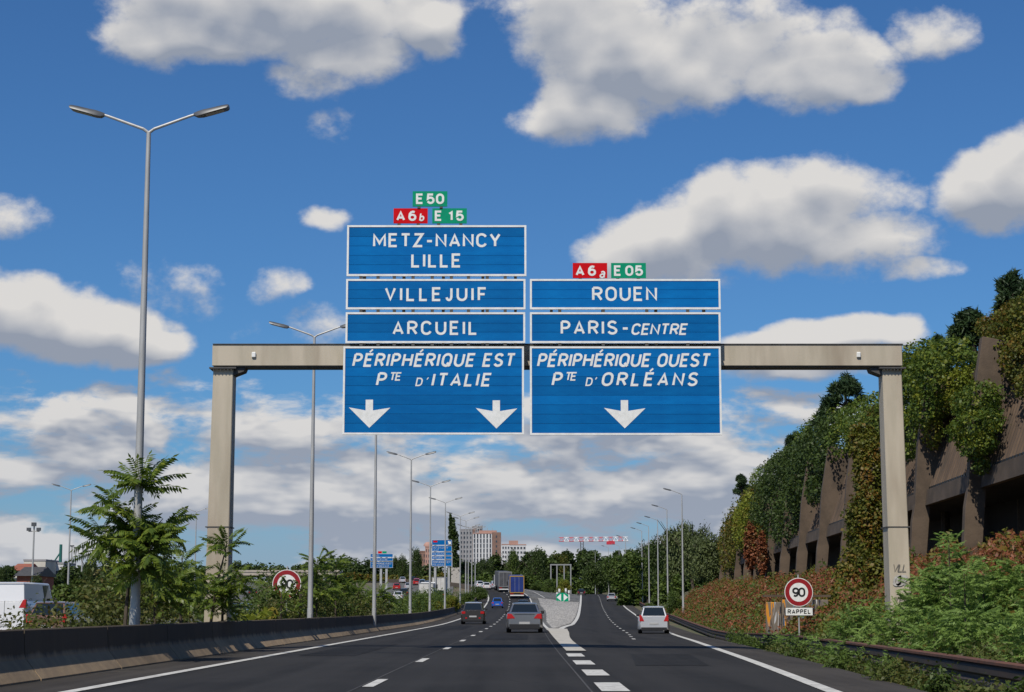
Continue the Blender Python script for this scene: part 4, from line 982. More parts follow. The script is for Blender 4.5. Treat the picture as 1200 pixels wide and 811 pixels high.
# white diagonal arrow on that sign
Y = 329.9; c = at(526.5, 636, Y)
oo = [ob for ob in bpy.data.objects if ob.get('label', '').startswith('small tall blue')][0]
k = Y / F; m = MB(); P = [(-1.6, 1.6), (-.4, 2.2), (1.0, .6), (1.0, 1.6), (1.9, 1.6), (1.9, -1.9), (-1.4, -1.9), (-1.4, -1.0), (-.3, -1.0), (-1.6, .6)]
m.add([(c[0] - oo.location.x + a * k, -.12, c[2] - oo.location.z + b * k) for a, b in P], [(0,1,2,9),(2,3,4,5),(2,5,8,9),(8,5,6,7)]); m.obj('arrow', m_signwhite, oo, fix=False)
small_sign('direction_sign', 434, 460.5, [(649, 653, [('ROUEN', 436, 444, 650, 652.3)]), (653.8, 657.4, [('PARIS', 436, 443, 654.5, 656.6), ('CENTRE', 444, 454, 654.8, 656.6)]), (658.2, 665.4, [('PÉRIPHÉRIQUE OUEST', 436, 459, 659.5, 661.5), ("PTE D'ORLÉANS", 436, 456, 662.5, 664.5)])], 340,
    'small wide blue sign among the treetops behind the left median', [(443, 447.5, 646, 648.6, m_signred), (448, 453, 646, 648.6, m_signgreen)], (446.5, 453))
# pale hoarding with a dark pattern
def hoard_mat():
    m = bpy.data.materials.new('hoarding_print'); m.use_nodes = True; t = m.node_tree; n = NT(t); b = t.nodes['Principled BSDF']; tc = n.new('ShaderNodeTexCoord')
    f = n.ss(n.noise(tc.outputs['Object'], .9, 3, .6, 1.5), .53, .57)
    sp = n.new('ShaderNodeSeparateXYZ'); t.links.new(tc.outputs['Object'], sp.inputs[0]); win = n.m('MULTIPLY', n.ss(sp.outputs[2], 1.0, 1.4), n.ss(sp.outputs[2], 3.6, 4.2, 1.0, 0.0))
    n.put(b.inputs['Base Color'], n.mix(n.m('MULTIPLY', f, win), (.42, .39, .34, 1), (.06, .055, .05, 1))); b.inputs['Roughness'].default_value = .7; return m
Y = 420.0; a = at(528.6, 684.5, Y); b = at(539.4, 665, Y); g = gz(a[0], Y)
o = empty('hoarding', ((a[0] + b[0]) / 2, Y, a[2]), 0, 'pale hoarding with a dark pattern behind the lamps, left of the bend', 'hoarding')
w = (b[0] - a[0]) / 2; MB().box(-w, w, 0, .25, 0, b[2] - a[2]).obj('panel', hoard_mat(), o); MB().box(-w - .02, -w + .3, .3, .7, g - a[2] - .5, at(529, 648, Y)[2] - a[2]).obj('post', m_signgrey, o); MB().box(w - .6, w - .3, .3, .7, g - a[2] - .5, 2).obj('post', m_signgrey, o)
# empty sign frame
Y = 480.0; g0 = at(645, 700, Y)
o = empty('sign_gantry', (at(657, 660, Y)[0], Y, gz(at(657, 660, Y)[0], Y)), 0, 'empty pale steel sign frame rising from bushes beyond the gravel island', 'sign frame'); zt = at(657, 662.5, Y)[2] - o.location.z
for px in (645.5, 652.6, 661, 668.8):
    x = at(px, 663, Y)[0] - o.location.x; MB().box(x - .15, x + .15, -.15, .15, -1, zt).obj('upright', m_signgrey, o)
x0, x1 = at(645.3, 663, Y)[0] - o.location.x, at(669, 663, Y)[0] - o.location.x
MB().box(x0 - .15, x1 + .15, -.16, .16, zt, zt + .3).obj('top_bar', m_signgrey, o)
# tower crane with red and white jib
m_cred = pmat('crane_red', (.50, .03, .05), None, rough=.5); m_cwhite = pmat('crane_white', (.70, .70, .70), None, rough=.5)
Y = 900.0; a = at(655, 634.5, Y); b = at(736, 634.5, Y); mx = at(682, 640, Y)[0]
o = empty('tower_crane', (mx, Y, 8), 0, 'tower crane with a red and white lattice jib above the far trees', 'crane'); n = 14; z = a[2] - 8
for i in range(n):
    x0 = a[0] - mx + (b[0] - a[0]) * i / n; x1 = a[0] - mx + (b[0] - a[0]) * (i + 1) / n; m = MB(); zo = .25 * (i / n)
    for (yy, zz) in ((-.7, 0), (.7, 0), (0, 1.9)): m.tube((x0, yy, z + zz + zo), (x1, yy, z + zz + zo), .17, n=5)
    for s in (-.7, .7): m.tube((x0, s, z + zo), ((x0 + x1) / 2, 0, z + 1.9 + zo), .14, n=4); m.tube(((x0 + x1) / 2, 0, z + 1.9 + zo), (x1, s, z + zo), .14, n=4)
    m.obj('jib_section', m_cred if i % 2 == 0 else m_cwhite, o)
m = MB()
for sx in (-.7, .7):
    for sy in (-.7, .7): m.tube((sx, sy, 0), (sx, sy, z), .14, n=5)
zz = 0
while zz < z - 1.5:
    m.tube((-.7, -.7, zz), (.7, -.7, zz + 1.5), .08, n=4); m.tube((.7, -.7, zz), (-.7, -.7, zz + 1.5), .08, n=4); zz += 1.5
m.obj('mast', m_gdark, o)
MB().box(12, 16, -1, 1, z - 1.5, z).obj('counterweight', m_cred, o)
# bridge over the branch road
Y = 640.0; zt, zb = at(300, 669.3, Y)[2], at(300, 674.3, Y)[2]; x0, x1 = at(268, 670, Y)[0], at(398, 670, Y)[0]
o = empty('road_bridge', ((x0 + x1) / 2, Y, gz((x0 + x1) / 2, Y)), 0, 'low pale concrete bridge over the branch road on the left', 'bridge'); g = o.location.z; hw = (x1 - x0) / 2
m_bconc = pmat('bridge_concrete', (.42, .37, .31), (.34, .30, .25), .3, .9)
MB().box(-hw, hw, 0, 9, zb - g, zt - g - .3).obj('deck', m_bconc, o); MB().box(-hw, hw, -.2, .2, zt - g - .3, zt - g + .35).obj('parapet', m_bconc, o)
for px in (275, 311, 345, 380):
    x = at(px, 670, Y)[0] - o.location.x; MB().box(x - .5, x + .5, 1, 8, -1.5, zb - g).obj('pier', m_metal, o)

# ------------------------------------------------------------------ far buildings
m_bwhite = pmat('render_white', (.62, .62, .62), (.54, .54, .55), .1, .85); m_bbrown = pmat('brick_brown', (.235, .145, .115), (.19, .115, .09), .3, .9)
m_bpink = pmat('render_pink', (.42, .25, .20), (.38, .22, .175), .2, .85); m_bgrey = pmat('render_grey', (.30, .29, .30), (.24, .235, .24), .2, .85)
m_win = pmat('far_window', (.035, .042, .055), (.06, .07, .085), .6, .15, jitter=.3); m_roofred = pmat('roof_red', (.30, .10, .06), (.24, .08, .05), .5, .9)
def block(name, px0, px1, py0, Y, label, wallm, cols, fh=2.9, side=None, side_px=0, depth=14, winw=.55, cat='building', winh=.5, zbase=6, top=None, strips=False):
    x0, x1 = at(px0, 650, Y)[0], at(px1, 650, Y)[0]; zt = at(px0, py0, Y)[2]; xc = (x0 + x1) / 2; w = x1 - x0
    o = empty(name, (xc, Y, zbase), 0, label, cat); H = zt - zbase
    MB().box(-w/2, w/2, 0, depth, 0, H).obj('facade', wallm, o)
    nf = int(H / fh); cw = w / cols
    wm = MB().box(-cw * winw / 2, cw * winw / 2, -.06, .15, 0, fh * (winh if not strips else .86)).mesh('window', m_win)
    fm = MB().box(-cw * winw / 2 - .12, cw * winw / 2 + .12, -.1, .1, -.2, -.01).mesh('sill', wallm)
    for c in range(cols):
        for f in range(nf):
            if H - (f + 1) * fh + zbase < 18: continue
            q = link('window', wm, o, (-w/2 + cw * (c + .5), 0, H - (f + 1) * fh + fh * .1)); link('sill', fm, q)
    MB().box(-w/2 - .15, w/2 + .15, -.15, depth + .15, H + .004, H + .6).obj('parapet', top or wallm, o)
    if side:
        xs = at(px1 + side_px, 650, Y)[0] - xc; MB().box(w/2 + .01, xs, .2, depth + .4, 0, H + .9).obj('side_wall', side, o)
        for f in range(nf):
            if H - (f + 1) * fh + zbase < 18: continue
            MB().box(w/2 + (xs - w/2) * .42, w/2 + (xs - w/2) * .58, .12, .3, H - (f + 1) * fh + .6, H - (f + 1) * fh + 1.9).obj('window', m_win, o)
    return o
block('apartment_tower', 554, 576.5, 625.5, 1100, 'white apartment tower with dark window columns and a brown flank', m_bwhite, 6, side=m_bbrown, side_px=10.5, winw=.45, winh=.84, top=m_bpink)
q = [ob for ob in bpy.data.objects if ob.get('label', '').startswith('white apartment')][0]
MB().box(-2, 8.5, 1, 12, q.location.z * 0 + at(560, 625.5, 1100)[2] - 6 + .6, at(560, 621.5, 1100)[2] - 6).obj('roof_house', m_bpink, q)
for x in (-3, 3, 6): MB().tube((x, 4, at(560, 625.5, 1100)[2] - 6), (x, 4, at(560, 618.5, 1100)[2] - 6), .12, n=5).obj('aerial', m_metal, q)
block('apartment_tower', 538.5, 553.5, 621, 1160, 'grey-brown apartment tower behind the white one, left of it', m_bgrey, 4, winw=.5, side=m_bbrown, side_px=4)
block('apartment_tower', 553, 565, 617.5, 1240, 'pale grey top storeys rising behind the white tower', m_bgrey, 4, winw=.6)
block('apartment_block', 588, 597.5, 638.5, 1200, 'pink and white lower block right of the brown flank', m_bwhite, 3, winw=.55, top=m_bpink)
o = block('apartment_block', 597.8, 616.5, 638.8, 1200, 'white block with dark window bands at the right end of the estate', m_bwhite, 5, winw=.6, top=m_bpink)
MB().box(-6, 0, .5, 8, at(600, 638.8, 1200)[2] - 6, at(600, 633.5, 1200)[2] - 6).obj('roof_house', m_bpink, o)
block('apartment_block', 491.5, 499, 646.8, 1000, 'squat brown block left of the small tall blue sign', m_bbrown, 2, winw=.3)
o = block('apartment_block', 498.2, 504, 641, 990, 'pink block with a domed top beside the small tall blue sign', m_bpink, 2, winw=.3)
MB().loft([[(2.4 * r * math.cos(t), 4 + 2.4 * r * math.sin(t), at(500, 641, 990)[2] - 6 + .6 + hh) for t in np.linspace(0, 2 * math.pi, 13)[:-1]] for r, hh in ((1, 0), (.95, .8), (.7, 1.7), (.3, 2.2))]).obj('dome', m_bpink, o, True)
def shed(px0, px1, py0, py1, Y, label, mt, roof=None):
    x0, x1 = at(px0, 670, Y)[0], at(px1, 670, Y)[0]; zt = at(px0, py0, Y)[2]; zb = gz((x0 + x1) / 2, Y) - 1
    o = empty('house', ((x0 + x1) / 2, Y, zb), 0, label, 'house'); w = (x1 - x0) / 2; H = zt - zb
    MB().box(-w, w, 0, 12, 0, H).obj('wall', mt, o)
    if roof: MB().prism([(-.6, H + .002), (6, H + 1.6), (12.6, H + .002)], -w - .4, w + .4, 'x').obj('roof', roof, o)
    else: MB().box(-w - .1, w + .1, -.1, 12.1, H + .002, H + .4).obj('parapet', m_bgrey, o)
    for i in range(3):
        x = -w + (i + .5) * 2 * w / 3; MB().box(x - .5, x + .5, -.05, .1, H - 3.0, H - 1.6).obj('window', m_win, o)
    return o
m_cream = pmat('render_cream', (.55, .52, .45), (.48, .45, .39), .2, .85)
shed(27.5, 53, 657.5, 680, 420, 'cream flat-roofed building on the skyline behind the van', m_cream)
shed(58, 74, 661, 680, 430, 'small white building right of the cream one on the skyline', m_bwhite)
shed(14, 30, 668.5, 680, 400, 'low house with a red roof left of the cream building', m_cream, m_roofred)
shed(54, 60, 666.5, 680, 445, 'tiny red-roofed house between the cream and the white building', m_roofred, m_roofred)
shed(20, 42, 675, 690, 300, 'low red shed with a dark roof below the cream building', m_roofred, m_gdark)
m_cgreen = pmat('green_steel', (.02, .12, .10), None, rough=.5)
Y = 440.0; o = empty('green_mast', (at(70.5, 665, Y)[0], Y, gz(at(70.5, 665, Y)[0], Y)), 0, 'dark green net mast with a slanting strut on the far left skyline', 'mast'); zt = at(70, 638, Y)[2] - o.location.z
MB().tube((0, 0, 0), (0, 0, zt), .45, .35, 8).obj('pole', m_cgreen, o); MB().tube((-2.4, 0, zt - 5.5), (0, 0, zt - 1.8), .2, n=6).obj('strut', m_cgreen, o)
for i, (px, py) in enumerate(((83.5, 640.5), (88, 642.5), (96, 642), (108, 643), (38, 648))[:4]):
    Y = 460.0 + i * 6; x = at(px, 665, Y)[0]; g = gz(x, Y); o = empty('pole', (x, Y, g), 0, ['grey net pole right of the green mast', 'short floodlight pole second from the green mast', 'thin pole third from the green mast', 'thin pole farthest right of the green mast'][i], 'pole', 'poles on the far left skyline')
    MB().tube((0, 0, 0), (0, 0, at(px, py, Y)[2] - g), .25, .2, 6).obj('shaft', m_metal, o); MB().box(-.5, .5, -.3, .3, at(px, py, Y)[2] - g, at(px, py - 1.5, Y)[2] - g).obj('head', m_lamphead, o)
# ------------------------------------------------------------------ vegetation
def leaf_mesh(name, P, Nrm, size, mat, aspect=.55, droop=0.0):
    """one rhombic leaf quad per point P; Nrm are facing directions; size per leaf"""
    n = len(P); size = np.broadcast_to(size, (n,))
    Nn = Nrm / np.maximum(np.linalg.norm(Nrm, axis=1, keepdims=True), 1e-6)
    r = rng.normal(size=(n, 3)); r[:, 2] -= droop
    T = r - (r * Nn).sum(1, keepdims=True) * Nn; T /= np.maximum(np.linalg.norm(T, axis=1, keepdims=True), 1e-6)
    B = np.cross(Nn, T); s = size[:, None]
    v = np.stack([P - T * s * .5, P + B * s * .5 * aspect + Nn * s * .06, P + T * s * .5, P - B * s * .5 * aspect + Nn * s * .06], 1).reshape(-1, 3)
    f = np.arange(4 * n).reshape(n, 4)
    return np_mesh(name, v, f, mat)
def lump_points(lumps, n, shell=.45, up=.0):
    L = np.array([l[:6] for l in lumps], float); area = (L[:, 3] * L[:, 4] + L[:, 4] * L[:, 5] + L[:, 3] * L[:, 5]); pr = area / area.sum()
    k = rng.choice(len(L), n, p=pr); d = rng.normal(size=(n, 3)); d /= np.linalg.norm(d, axis=1, keepdims=True)
    rad = 1 - shell * rng.random((n, 1)) ** 1.6
    # rough surface: small bulges
    bul = 1 + .20 * np.sin(d[:, :1] * 8 + k[:, None]) * np.cos(d[:, 2:3] * 9 + k[:, None] * 2) * np.cos(d[:, 1:2] * 5) + .09 * rng.normal(size=(n, 1))
    P = L[k, :3] + d * L[k, 3:6] * rad * bul
    N = d / L[k, 3:6]; N /= np.linalg.norm(N, axis=1, keepdims=True); N = N * .42 + rng.normal(size=(n, 3)) * .50; N[:, 2] += .50 + up
    return P, N
def leafmass(name, lumps, n, size, mat, aspect=.6, shell=.45, droop=0.3):
    P, N = lump_points(lumps, n, shell); s = size * (.6 + .8 * rng.random(n))
    return leaf_mesh(name, P, N, s, mat, aspect, droop)
G_dark = leafmat('leaf_dark_green', (.022, .044, .010), (.078, .118, .022))
G_mid = leafmat('leaf_mid_green', (.040, .075, .012), (.115, .165, .028))
G_yel = leafmat('leaf_yellow_green', (.085, .125, .010), (.26, .29, .030), (.22, .17, .02))
G_ivy = leafmat('leaf_ivy', (.030, .064, .009), (.135, .195, .026), (.20, .22, .02))
G_bright = leafmat('leaf_bright', (.095, .175, .030), (.27, .39, .095), trans=.45)
G_mix = leafmat('leaf_autumn', (.048, .068, .009), (.155, .165, .020), (.22, .12, .02))
G_dry = leafmat('leaf_dry_red', (.13, .038, .016), (.27, .092, .036), (.16, .09, .03), trans=.2)
G_brown = leafmat('leaf_undergrowth', (.045, .062, .012), (.115, .135, .028), (.15, .12, .03))
G_pine = leafmat('pine_needles', (.014, .034, .012), (.045, .080, .022), trans=.1)
G_ail = leafmat('leaf_ailanthus', (.060, .110, .016), (.22, .30, .045), (.27, .29, .03), trans=.45, rough=.4)
G_olive = leafmat('leaf_olive_grey', (.050, .070, .022), (.13, .165, .055), trans=.3)

def crown_lumps(k, seed, flat=.85):
    r = random.Random(seed); out = [(0, 0, 0, .62, .62, .62 * flat)]
    for i in range(k):
        a = r.random() * 6.283; e = r.uniform(-1.0, 1.15); rr = r.uniform(.42, .66); s = r.uniform(.24, .40)
        out.append((rr * math.cos(a) * math.cos(e), rr * math.sin(a) * math.cos(e), rr * math.sin(e) * flat, s, s, s * r.uniform(.7, 1)))
    return out
CROWN = {}
def crown(kind, v):
    key = (kind, v)
    if key not in CROWN:
        mat = {'dark': G_dark, 'mid': G_mid, 'yel': G_yel, 'olive': G_olive, 'ail': G_ail, 'mix': G_mix}[kind]
        CROWN[key] = leafmass('crown', crown_lumps(18, v * 7 + len(kind)), 8000, .08, mat, .6)
    return CROWN[key]
def trunk_mesh(h, r, seed, spread=.4):
    rd = random.Random(seed); m = MB(); pts = [(0, 0, -.3)]; n = 4
    for i in range(1, n + 1): pts.append((rd.uniform(-.04, .04) * h, rd.uniform(-.04, .04) * h, h * i / n))
    m.path(pts, [r * (1 - .6 * i / n) for i in range(n + 1)], 7)
    for i in range(5):
        b = mathutils.Vector(pts[2 + i % 2]); a = rd.random() * 6.28; q = b + mathutils.Vector((math.cos(a) * spread * h, math.sin(a) * spread * h, h * .45)); m.tube(b, q, r * .4, r * .12, 5)
    return m.mesh('trunk', m_bark, True)
def tree(px, ytop, Y, half_px, label, kind='mid', v=0, group=None, trunk_frac=.25, ybase=None, cat='tree', squash=1.0):
    s = F / Y; x, _, zt = at(px, ytop, Y); z0 = gz(x, Y); H = zt - z0; r = half_px / s
    o = empty('tree', (x, Y, z0), random.Random(px).random() * 6, label, cat, group)
    ch = H * (1 - trunk_frac * .5)
    link('trunk', trunk_mesh(H * .75, max(.12, H * .022), int(px)), o)
    link('crown', crown(kind, v), o, (0, 0, H - ch * .52), (0, 0, random.Random(px + 1).random() * 6), (r * 1.05, r * squash * 1.05, ch * .52 / .88))
    return o
# far woodland masses
def wood(name, label, spec, n, size, mat):
    lumps = []
    rd = random.Random(len(spec) * 13 + n)
    for (px, py, Y, hp) in spec:
        x, _, zt = at(px, py, Y); g = gz(x, Y); r = hp * Y / F
        H = max(3, zt - g)
        for q in range(5):
            ss = r * rd.uniform(.45, .75)
            zc = g + H * (1 - q * .22) - ss
            lumps.append((x + rd.uniform(-.5, .5) * r, Y + rd.uniform(-.5, .5) * r, max(zc, g + ss * .3), ss, ss, ss * .9))
        lumps.append((x, Y, g + H * .45, r * .7, r * .6, H * .5))
    o = link(name, leafmass(name, lumps, n, size, mat, .7)); return props(o, label, 'woodland', kind='stuff')
rd = random.Random(3)
wood('woodland', 'far wooded skyline behind the left carriageways, low and dark', [(x, 661 + rd.uniform(-6, 5) - (6 if 380 < x < 480 else 0), rd.uniform(700, 800), 14) for x in range(-60, 520, 10)], 60000, 1.2, G_dark)
wood('woodland', 'dark wooded slope behind the motorway beneath the tower blocks', [(x, 652 + rd.uniform(-6, 8) - (6 if x > 610 else -3), rd.uniform(560, 700), 12) for x in range(536, 760, 9)], 55000, .95, G_dark)
wood('woodland', 'lighter green thicket in front of the dark wood beyond the bend', [(x, 676 + rd.uniform(-6, 5), rd.uniform(480, 540), 9) for x in range(538, 700, 8)], 32000, .7, G_mid)
wood('woodland', 'low green hedge line above the far end of the collector road', [(x, 673 + rd.uniform(-3, 3), rd.uniform(560, 600), 8) for x in range(405, 540, 8)], 20000, .7, G_mix)
wood('woodland', 'dense trees closing the view on the right beneath the tall lamps', [(x, 640 + (14 if x < 760 else 0) + rd.uniform(-8, 8), rd.uniform(290, 340), 12) for x in range(728, 856, 7)] + [(x, 672 + rd.uniform(-4, 4), rd.uniform(235, 275), 9) for x in range(772, 850, 8)], 60000, .42, G_mid)
wood('woodland', 'trees on the left skyline around the cream building', [(x, 668 + rd.uniform(-6, 6), rd.uniform(330, 380), 12) for x in (-30, -15, -2, 8, 62, 75, 88, 100, 112, 125, 140, 160, 180)], 26000, .6, G_dark)
wood('woodland', 'dense green thicket between the collector road and the left skyline', [(x, 688 + rd.uniform(-7, 5), rd.uniform(150, 210), 18) for x in (-40, -20, 75, 95, 115, 140, 165, 190, 215, 240, 348, 372, 395, 415)], 34000, .34, G_mid)
# single trees one can pick out
def poplar(px, ytop, Y, half, label):
    x, _, zt = at(px, ytop, Y); g = gz(x, Y); H = zt - g; r = half * Y / F
    o = empty('poplar_tree', (x, Y, g), 0, label, 'tree')
    rd = random.Random(5); lumps = [(rd.uniform(-.25, .25) * r, rd.uniform(-.25, .25) * r, H * f, r * w * .8, r * w * .8, H * .10) for f, w in ((.2, .9), (.3, 1), (.4, 1.05), (.5, 1), (.6, .95), (.7, .8), (.8, .62), (.88, .45), (.95, .22))]
    link('crown', leafmass('crown', lumps, 5000, .9, G_dark, .5), o); MB().tube((0, 0, -.5), (0, 0, H * .9), .5, .1, 7).obj('trunk', m_bark, o)
poplar(530, 605, 560, 8.5, 'tall dark poplar rising left of the tower blocks')
tree(487.5, 638, 540, 9, 'pointed dark tree left of the small tall blue sign', 'dark', 0, trunk_frac=.1); tree(471.5, 649, 545, 7, 'dark tree just right of the small wide blue sign', 'dark', 1, trunk_frac=.1)
tree(463, 646, 600, 8, 'dark tree rising behind the small wide blue sign', 'dark', 2, trunk_frac=.1)
tree(600, 641, 520, 11, 'leafy tree in front of the right-hand apartment block', 'mid', 0, trunk_frac=.1); tree(570, 651, 540, 12, 'tree in front of the white tower', 'dark', 0, trunk_frac=.1)
tree(628, 640, 560, 14, 'round dark tree right of the apartment blocks', 'dark', 1, trunk_frac=.1); tree(655, 646, 570, 16, 'brownish tree beneath the crane jib', 'mix', 0, trunk_frac=.1)
tree(106, 645, 340, 9, 'dark tree on the left skyline right of the green mast', 'dark', 2, trunk_frac=.1); tree(3, 660, 260, 12, 'dark tree at the left edge above the van', 'dark', 0, trunk_frac=.1)
tree(42, 672, 180, 12, 'small tree between the van and the floodlight mast', 'dark', 1, trunk_frac=.1)
gt = 'tall trees along the right carriageway'
for a in ((833, 617, 215, 27, 'olive tree filling the gap beside the far end of the wall', 'olive', 0), (812, 603, 235, 24, 'tall feathery tree behind the nearest single-armed lamp', 'olive', 1), (795, 600, 262, 25, 'tallest of the trees behind the two nearest right lamps', 'olive', 2),
          (776, 622, 280, 24, 'broad dark tree at the third lamp on the right', 'dark', 0), (759, 634, 310, 22, 'dark round tree left of the lamps', 'dark', 1), (742, 637, 350, 20, 'mid green tree over the right verge', 'mid', 1),
          (722, 643, 420, 20, 'green tree at the crest behind the small silver car', 'mid', 2), (700, 650, 460, 20, 'dark tree at the crest left of the small silver car', 'dark', 2), (846, 628, 232, 20, 'tree touching the far end of the wall', 'mid', 0), (735, 650, 300, 16, 'low olive tree behind the right verge', 'olive', 0)):
    tree(a[0], a[1], a[2], a[3], a[4], a[5], a[6], gt, .05)
# bushes
def bush(px, ytop, Y, half, label, kind, v, group=None, zb=None, depth=1.0):
    x, _, zt = at(px, ytop, Y); g = gz(x, Y) if zb is None else zb; H = max(.6, zt - g); r = half * Y / F
    o = empty('bush', (x, Y, g), 0, label, 'bush', group)
    link('foliage', crown(kind, v), o, (0, 0, H * .42), (0, 0, px % 6), (r, r * depth, H * .66)); MB().tube((0, 0, -.2), (0, 0, H * .5), .05, .02, 5).obj('stem', m_bark, o)
bush(560, 684, 300, 15, 'round green bush inside the left bend beside the white cars', 'mid', 1); bush(546, 690, 240, 12, 'green bush behind the barrier, left of the brown hatchback', 'mid', 2); bush(528, 696, 200, 14, 'bush under the last near lamp behind the barrier', 'yel', 0)
bush(505, 697, 180, 15, 'yellow-green bush in front of the white lorries', 'yel', 1); bush(482, 695, 160, 17, 'bright bush at the foot of the fourth lamp', 'yel', 2)
bush(643, 677, 400, 9, 'dark green bush left of the bollards', 'mid', 0); bush(660, 677, 390, 11, 'yellow-green round bush behind the bollards', 'yel', 0); bush(628, 682, 420, 9, 'low bush beside the merge lane', 'mid', 2)
bush(762, 705, 250, 10, 'low bush on the verge behind the silver hatchback', 'mid', 1); bush(742, 697, 310, 9, 'low bush near the crest on the right verge', 'yel', 2); bush(790, 690, 190, 14, 'green bush at the foot of the nearest right lamp', 'mid', 0)

# left median undergrowth: one continuous thicket behind the barrier
def thicket(name, label, pts, n, size, mat, cat='undergrowth', aspect=.55):
    """pts: (X, Y, height, radius)"""
    lumps = []; rd = random.Random(n)
    for (X_, Y_, h, r) in pts:
        g = gz(X_, Y_)
        for q in range(3):
            s = r * rd.uniform(.55, .85); lumps.append((X_ + rd.uniform(-.4, .4) * r, Y_ + rd.uniform(-.4, .4) * r, g + h - s * .8 - q * h * .3, s, s, s * .8))
        lumps.append((X_, Y_, g + h * .4, r * .8, r * .8, h * .5))
    o = link(name, leafmass(name, lumps, n, size, mat, aspect)); return props(o, label, cat, kind='stuff')
def median_h(Y):   # height of the thicket top, as the photo shows it above the barrier
    return np.interp(Y, [20, 37, 41, 46, 51, 56, 67, 74, 79, 95, 103, 115, 150, 220], [.7, .7, 1.65, 2.3, 2.3, 1.05, 1.0, 1.8, 2.9, 2.9, 2.3, 2.0, 2.2, 2.6])
pts = [(float(x_bar(Y)) - rd.uniform(1.5, 3.2), Y, median_h(Y) * rd.uniform(.8, 1.05), min(rd.uniform(.8, 1.3), float(median_h(Y)) * .6)) for Y in np.arange(22, 118, .95)]
thicket('median_undergrowth', 'brownish green undergrowth of weeds and brambles behind the left barrier', pts, 52000, .115, G_brown)
pts = [(float(x_bar(Y)) - rd.uniform(1.5, 4.5), Y, median_h(Y) * rd.uniform(.85, 1.15), rd.uniform(.9, 1.6)) for Y in np.arange(62, 235, 2.0)]
thicket('median_undergrowth', 'green leafy thicket behind the farther part of the left barrier', pts, 42000, .17, G_mid)
pts = [(float(x_bar(Y)) - rd.uniform(1.2, 1.8), Y, rd.uniform(1.15, 1.35), .5) for Y in (27, 27.6, 28.2, 29, 30, 31, 61, 62.5, 64, 66, 68)]
thicket('median_undergrowth', 'large pale yellow-green leaves just above the barrier at far left', pts, 1500, .24, G_yel, aspect=.75)

props(link('sign_creeper', leafmass('sign_creeper', [(*at(334, 696, 67.2), .55, .25, .22), (*at(346, 690, 67.2), .2, .2, .3), (*at(332, 682, 67.3), .12, .1, .3), (*at(322, 692, 67.2), .2, .2, .25)], 420, .13, G_mid, .6)), 'thin leafy creeper growing across the lower half of the left 90 sign', 'creeper')
# compound (pinnate) leaves
def pinnate(npair, length, lw, ll, droop, seed, curl=.0):
    """arrays of verts / quads for one pinnate leaf along +x, drooping"""
    r = np.random.default_rng(seed); V = []; Fq = []
    def pos(t): return np.array([length * t * (1 - .12 * t * droop), 0, length * (.22 * t - .55 * droop * t * t)])
    m = 6; wv = .006 + length * .004
    for i in range(m):
        a, b = pos(i / m), pos((i + 1) / m); k = len(V)
        V += [a + [0, wv, 0], a - [0, wv, 0], b - [0, wv * .7, 0], b + [0, wv * .7, 0]]; Fq.append((k, k+1, k+2, k+3))
    for i in range(npair):
        t = .16 + .84 * (i + .5) / npair; c = pos(t); d = pos(min(1, t + .05)) - pos(t - .05); d /= np.linalg.norm(d)
        sz = ll * (1 - .55 * abs(t - .45) ** 1.2) * (.85 + .3 * r.random())
        for s in (1, -1):
            side = np.array([0, s, 0]) * .82 + d * .42 + np.array([0, 0, -.38 - .25 * r.random()]); side /= np.linalg.norm(side)
            wd = np.cross(side, np.array([0, 0, 1.0])); wd /= np.linalg.norm(wd); up = np.cross(wd, side); wd = wd * math.cos(.35 * s) + up * math.sin(.35 * r.normal())
            k = len(V); V += [c, c + side * sz * .42 + wd * lw * .5, c + side * sz + np.array([0, 0, -.12 * sz]), c + side * sz * .42 - wd * lw * .5]; Fq.append((k, k+1, k+2, k+3))
    k = len(V); c = pos(1.0); d = pos(1.0) - pos(.9); d /= np.linalg.norm(d); V += [c, c + d * ll * .4 + [0, lw * .5, 0], c + d * ll, c + d * ll * .4 - [0, lw * .5, 0]]; Fq.append((k, k+1, k+2, k+3))
    return np.array(V), np.array(Fq)
AIL = [np_mesh('leaf', *pinnate(11, .95, .075, .20, dr, i), G_ail) for i, dr in enumerate((.35, .55, .75, .95, .6, .8))]
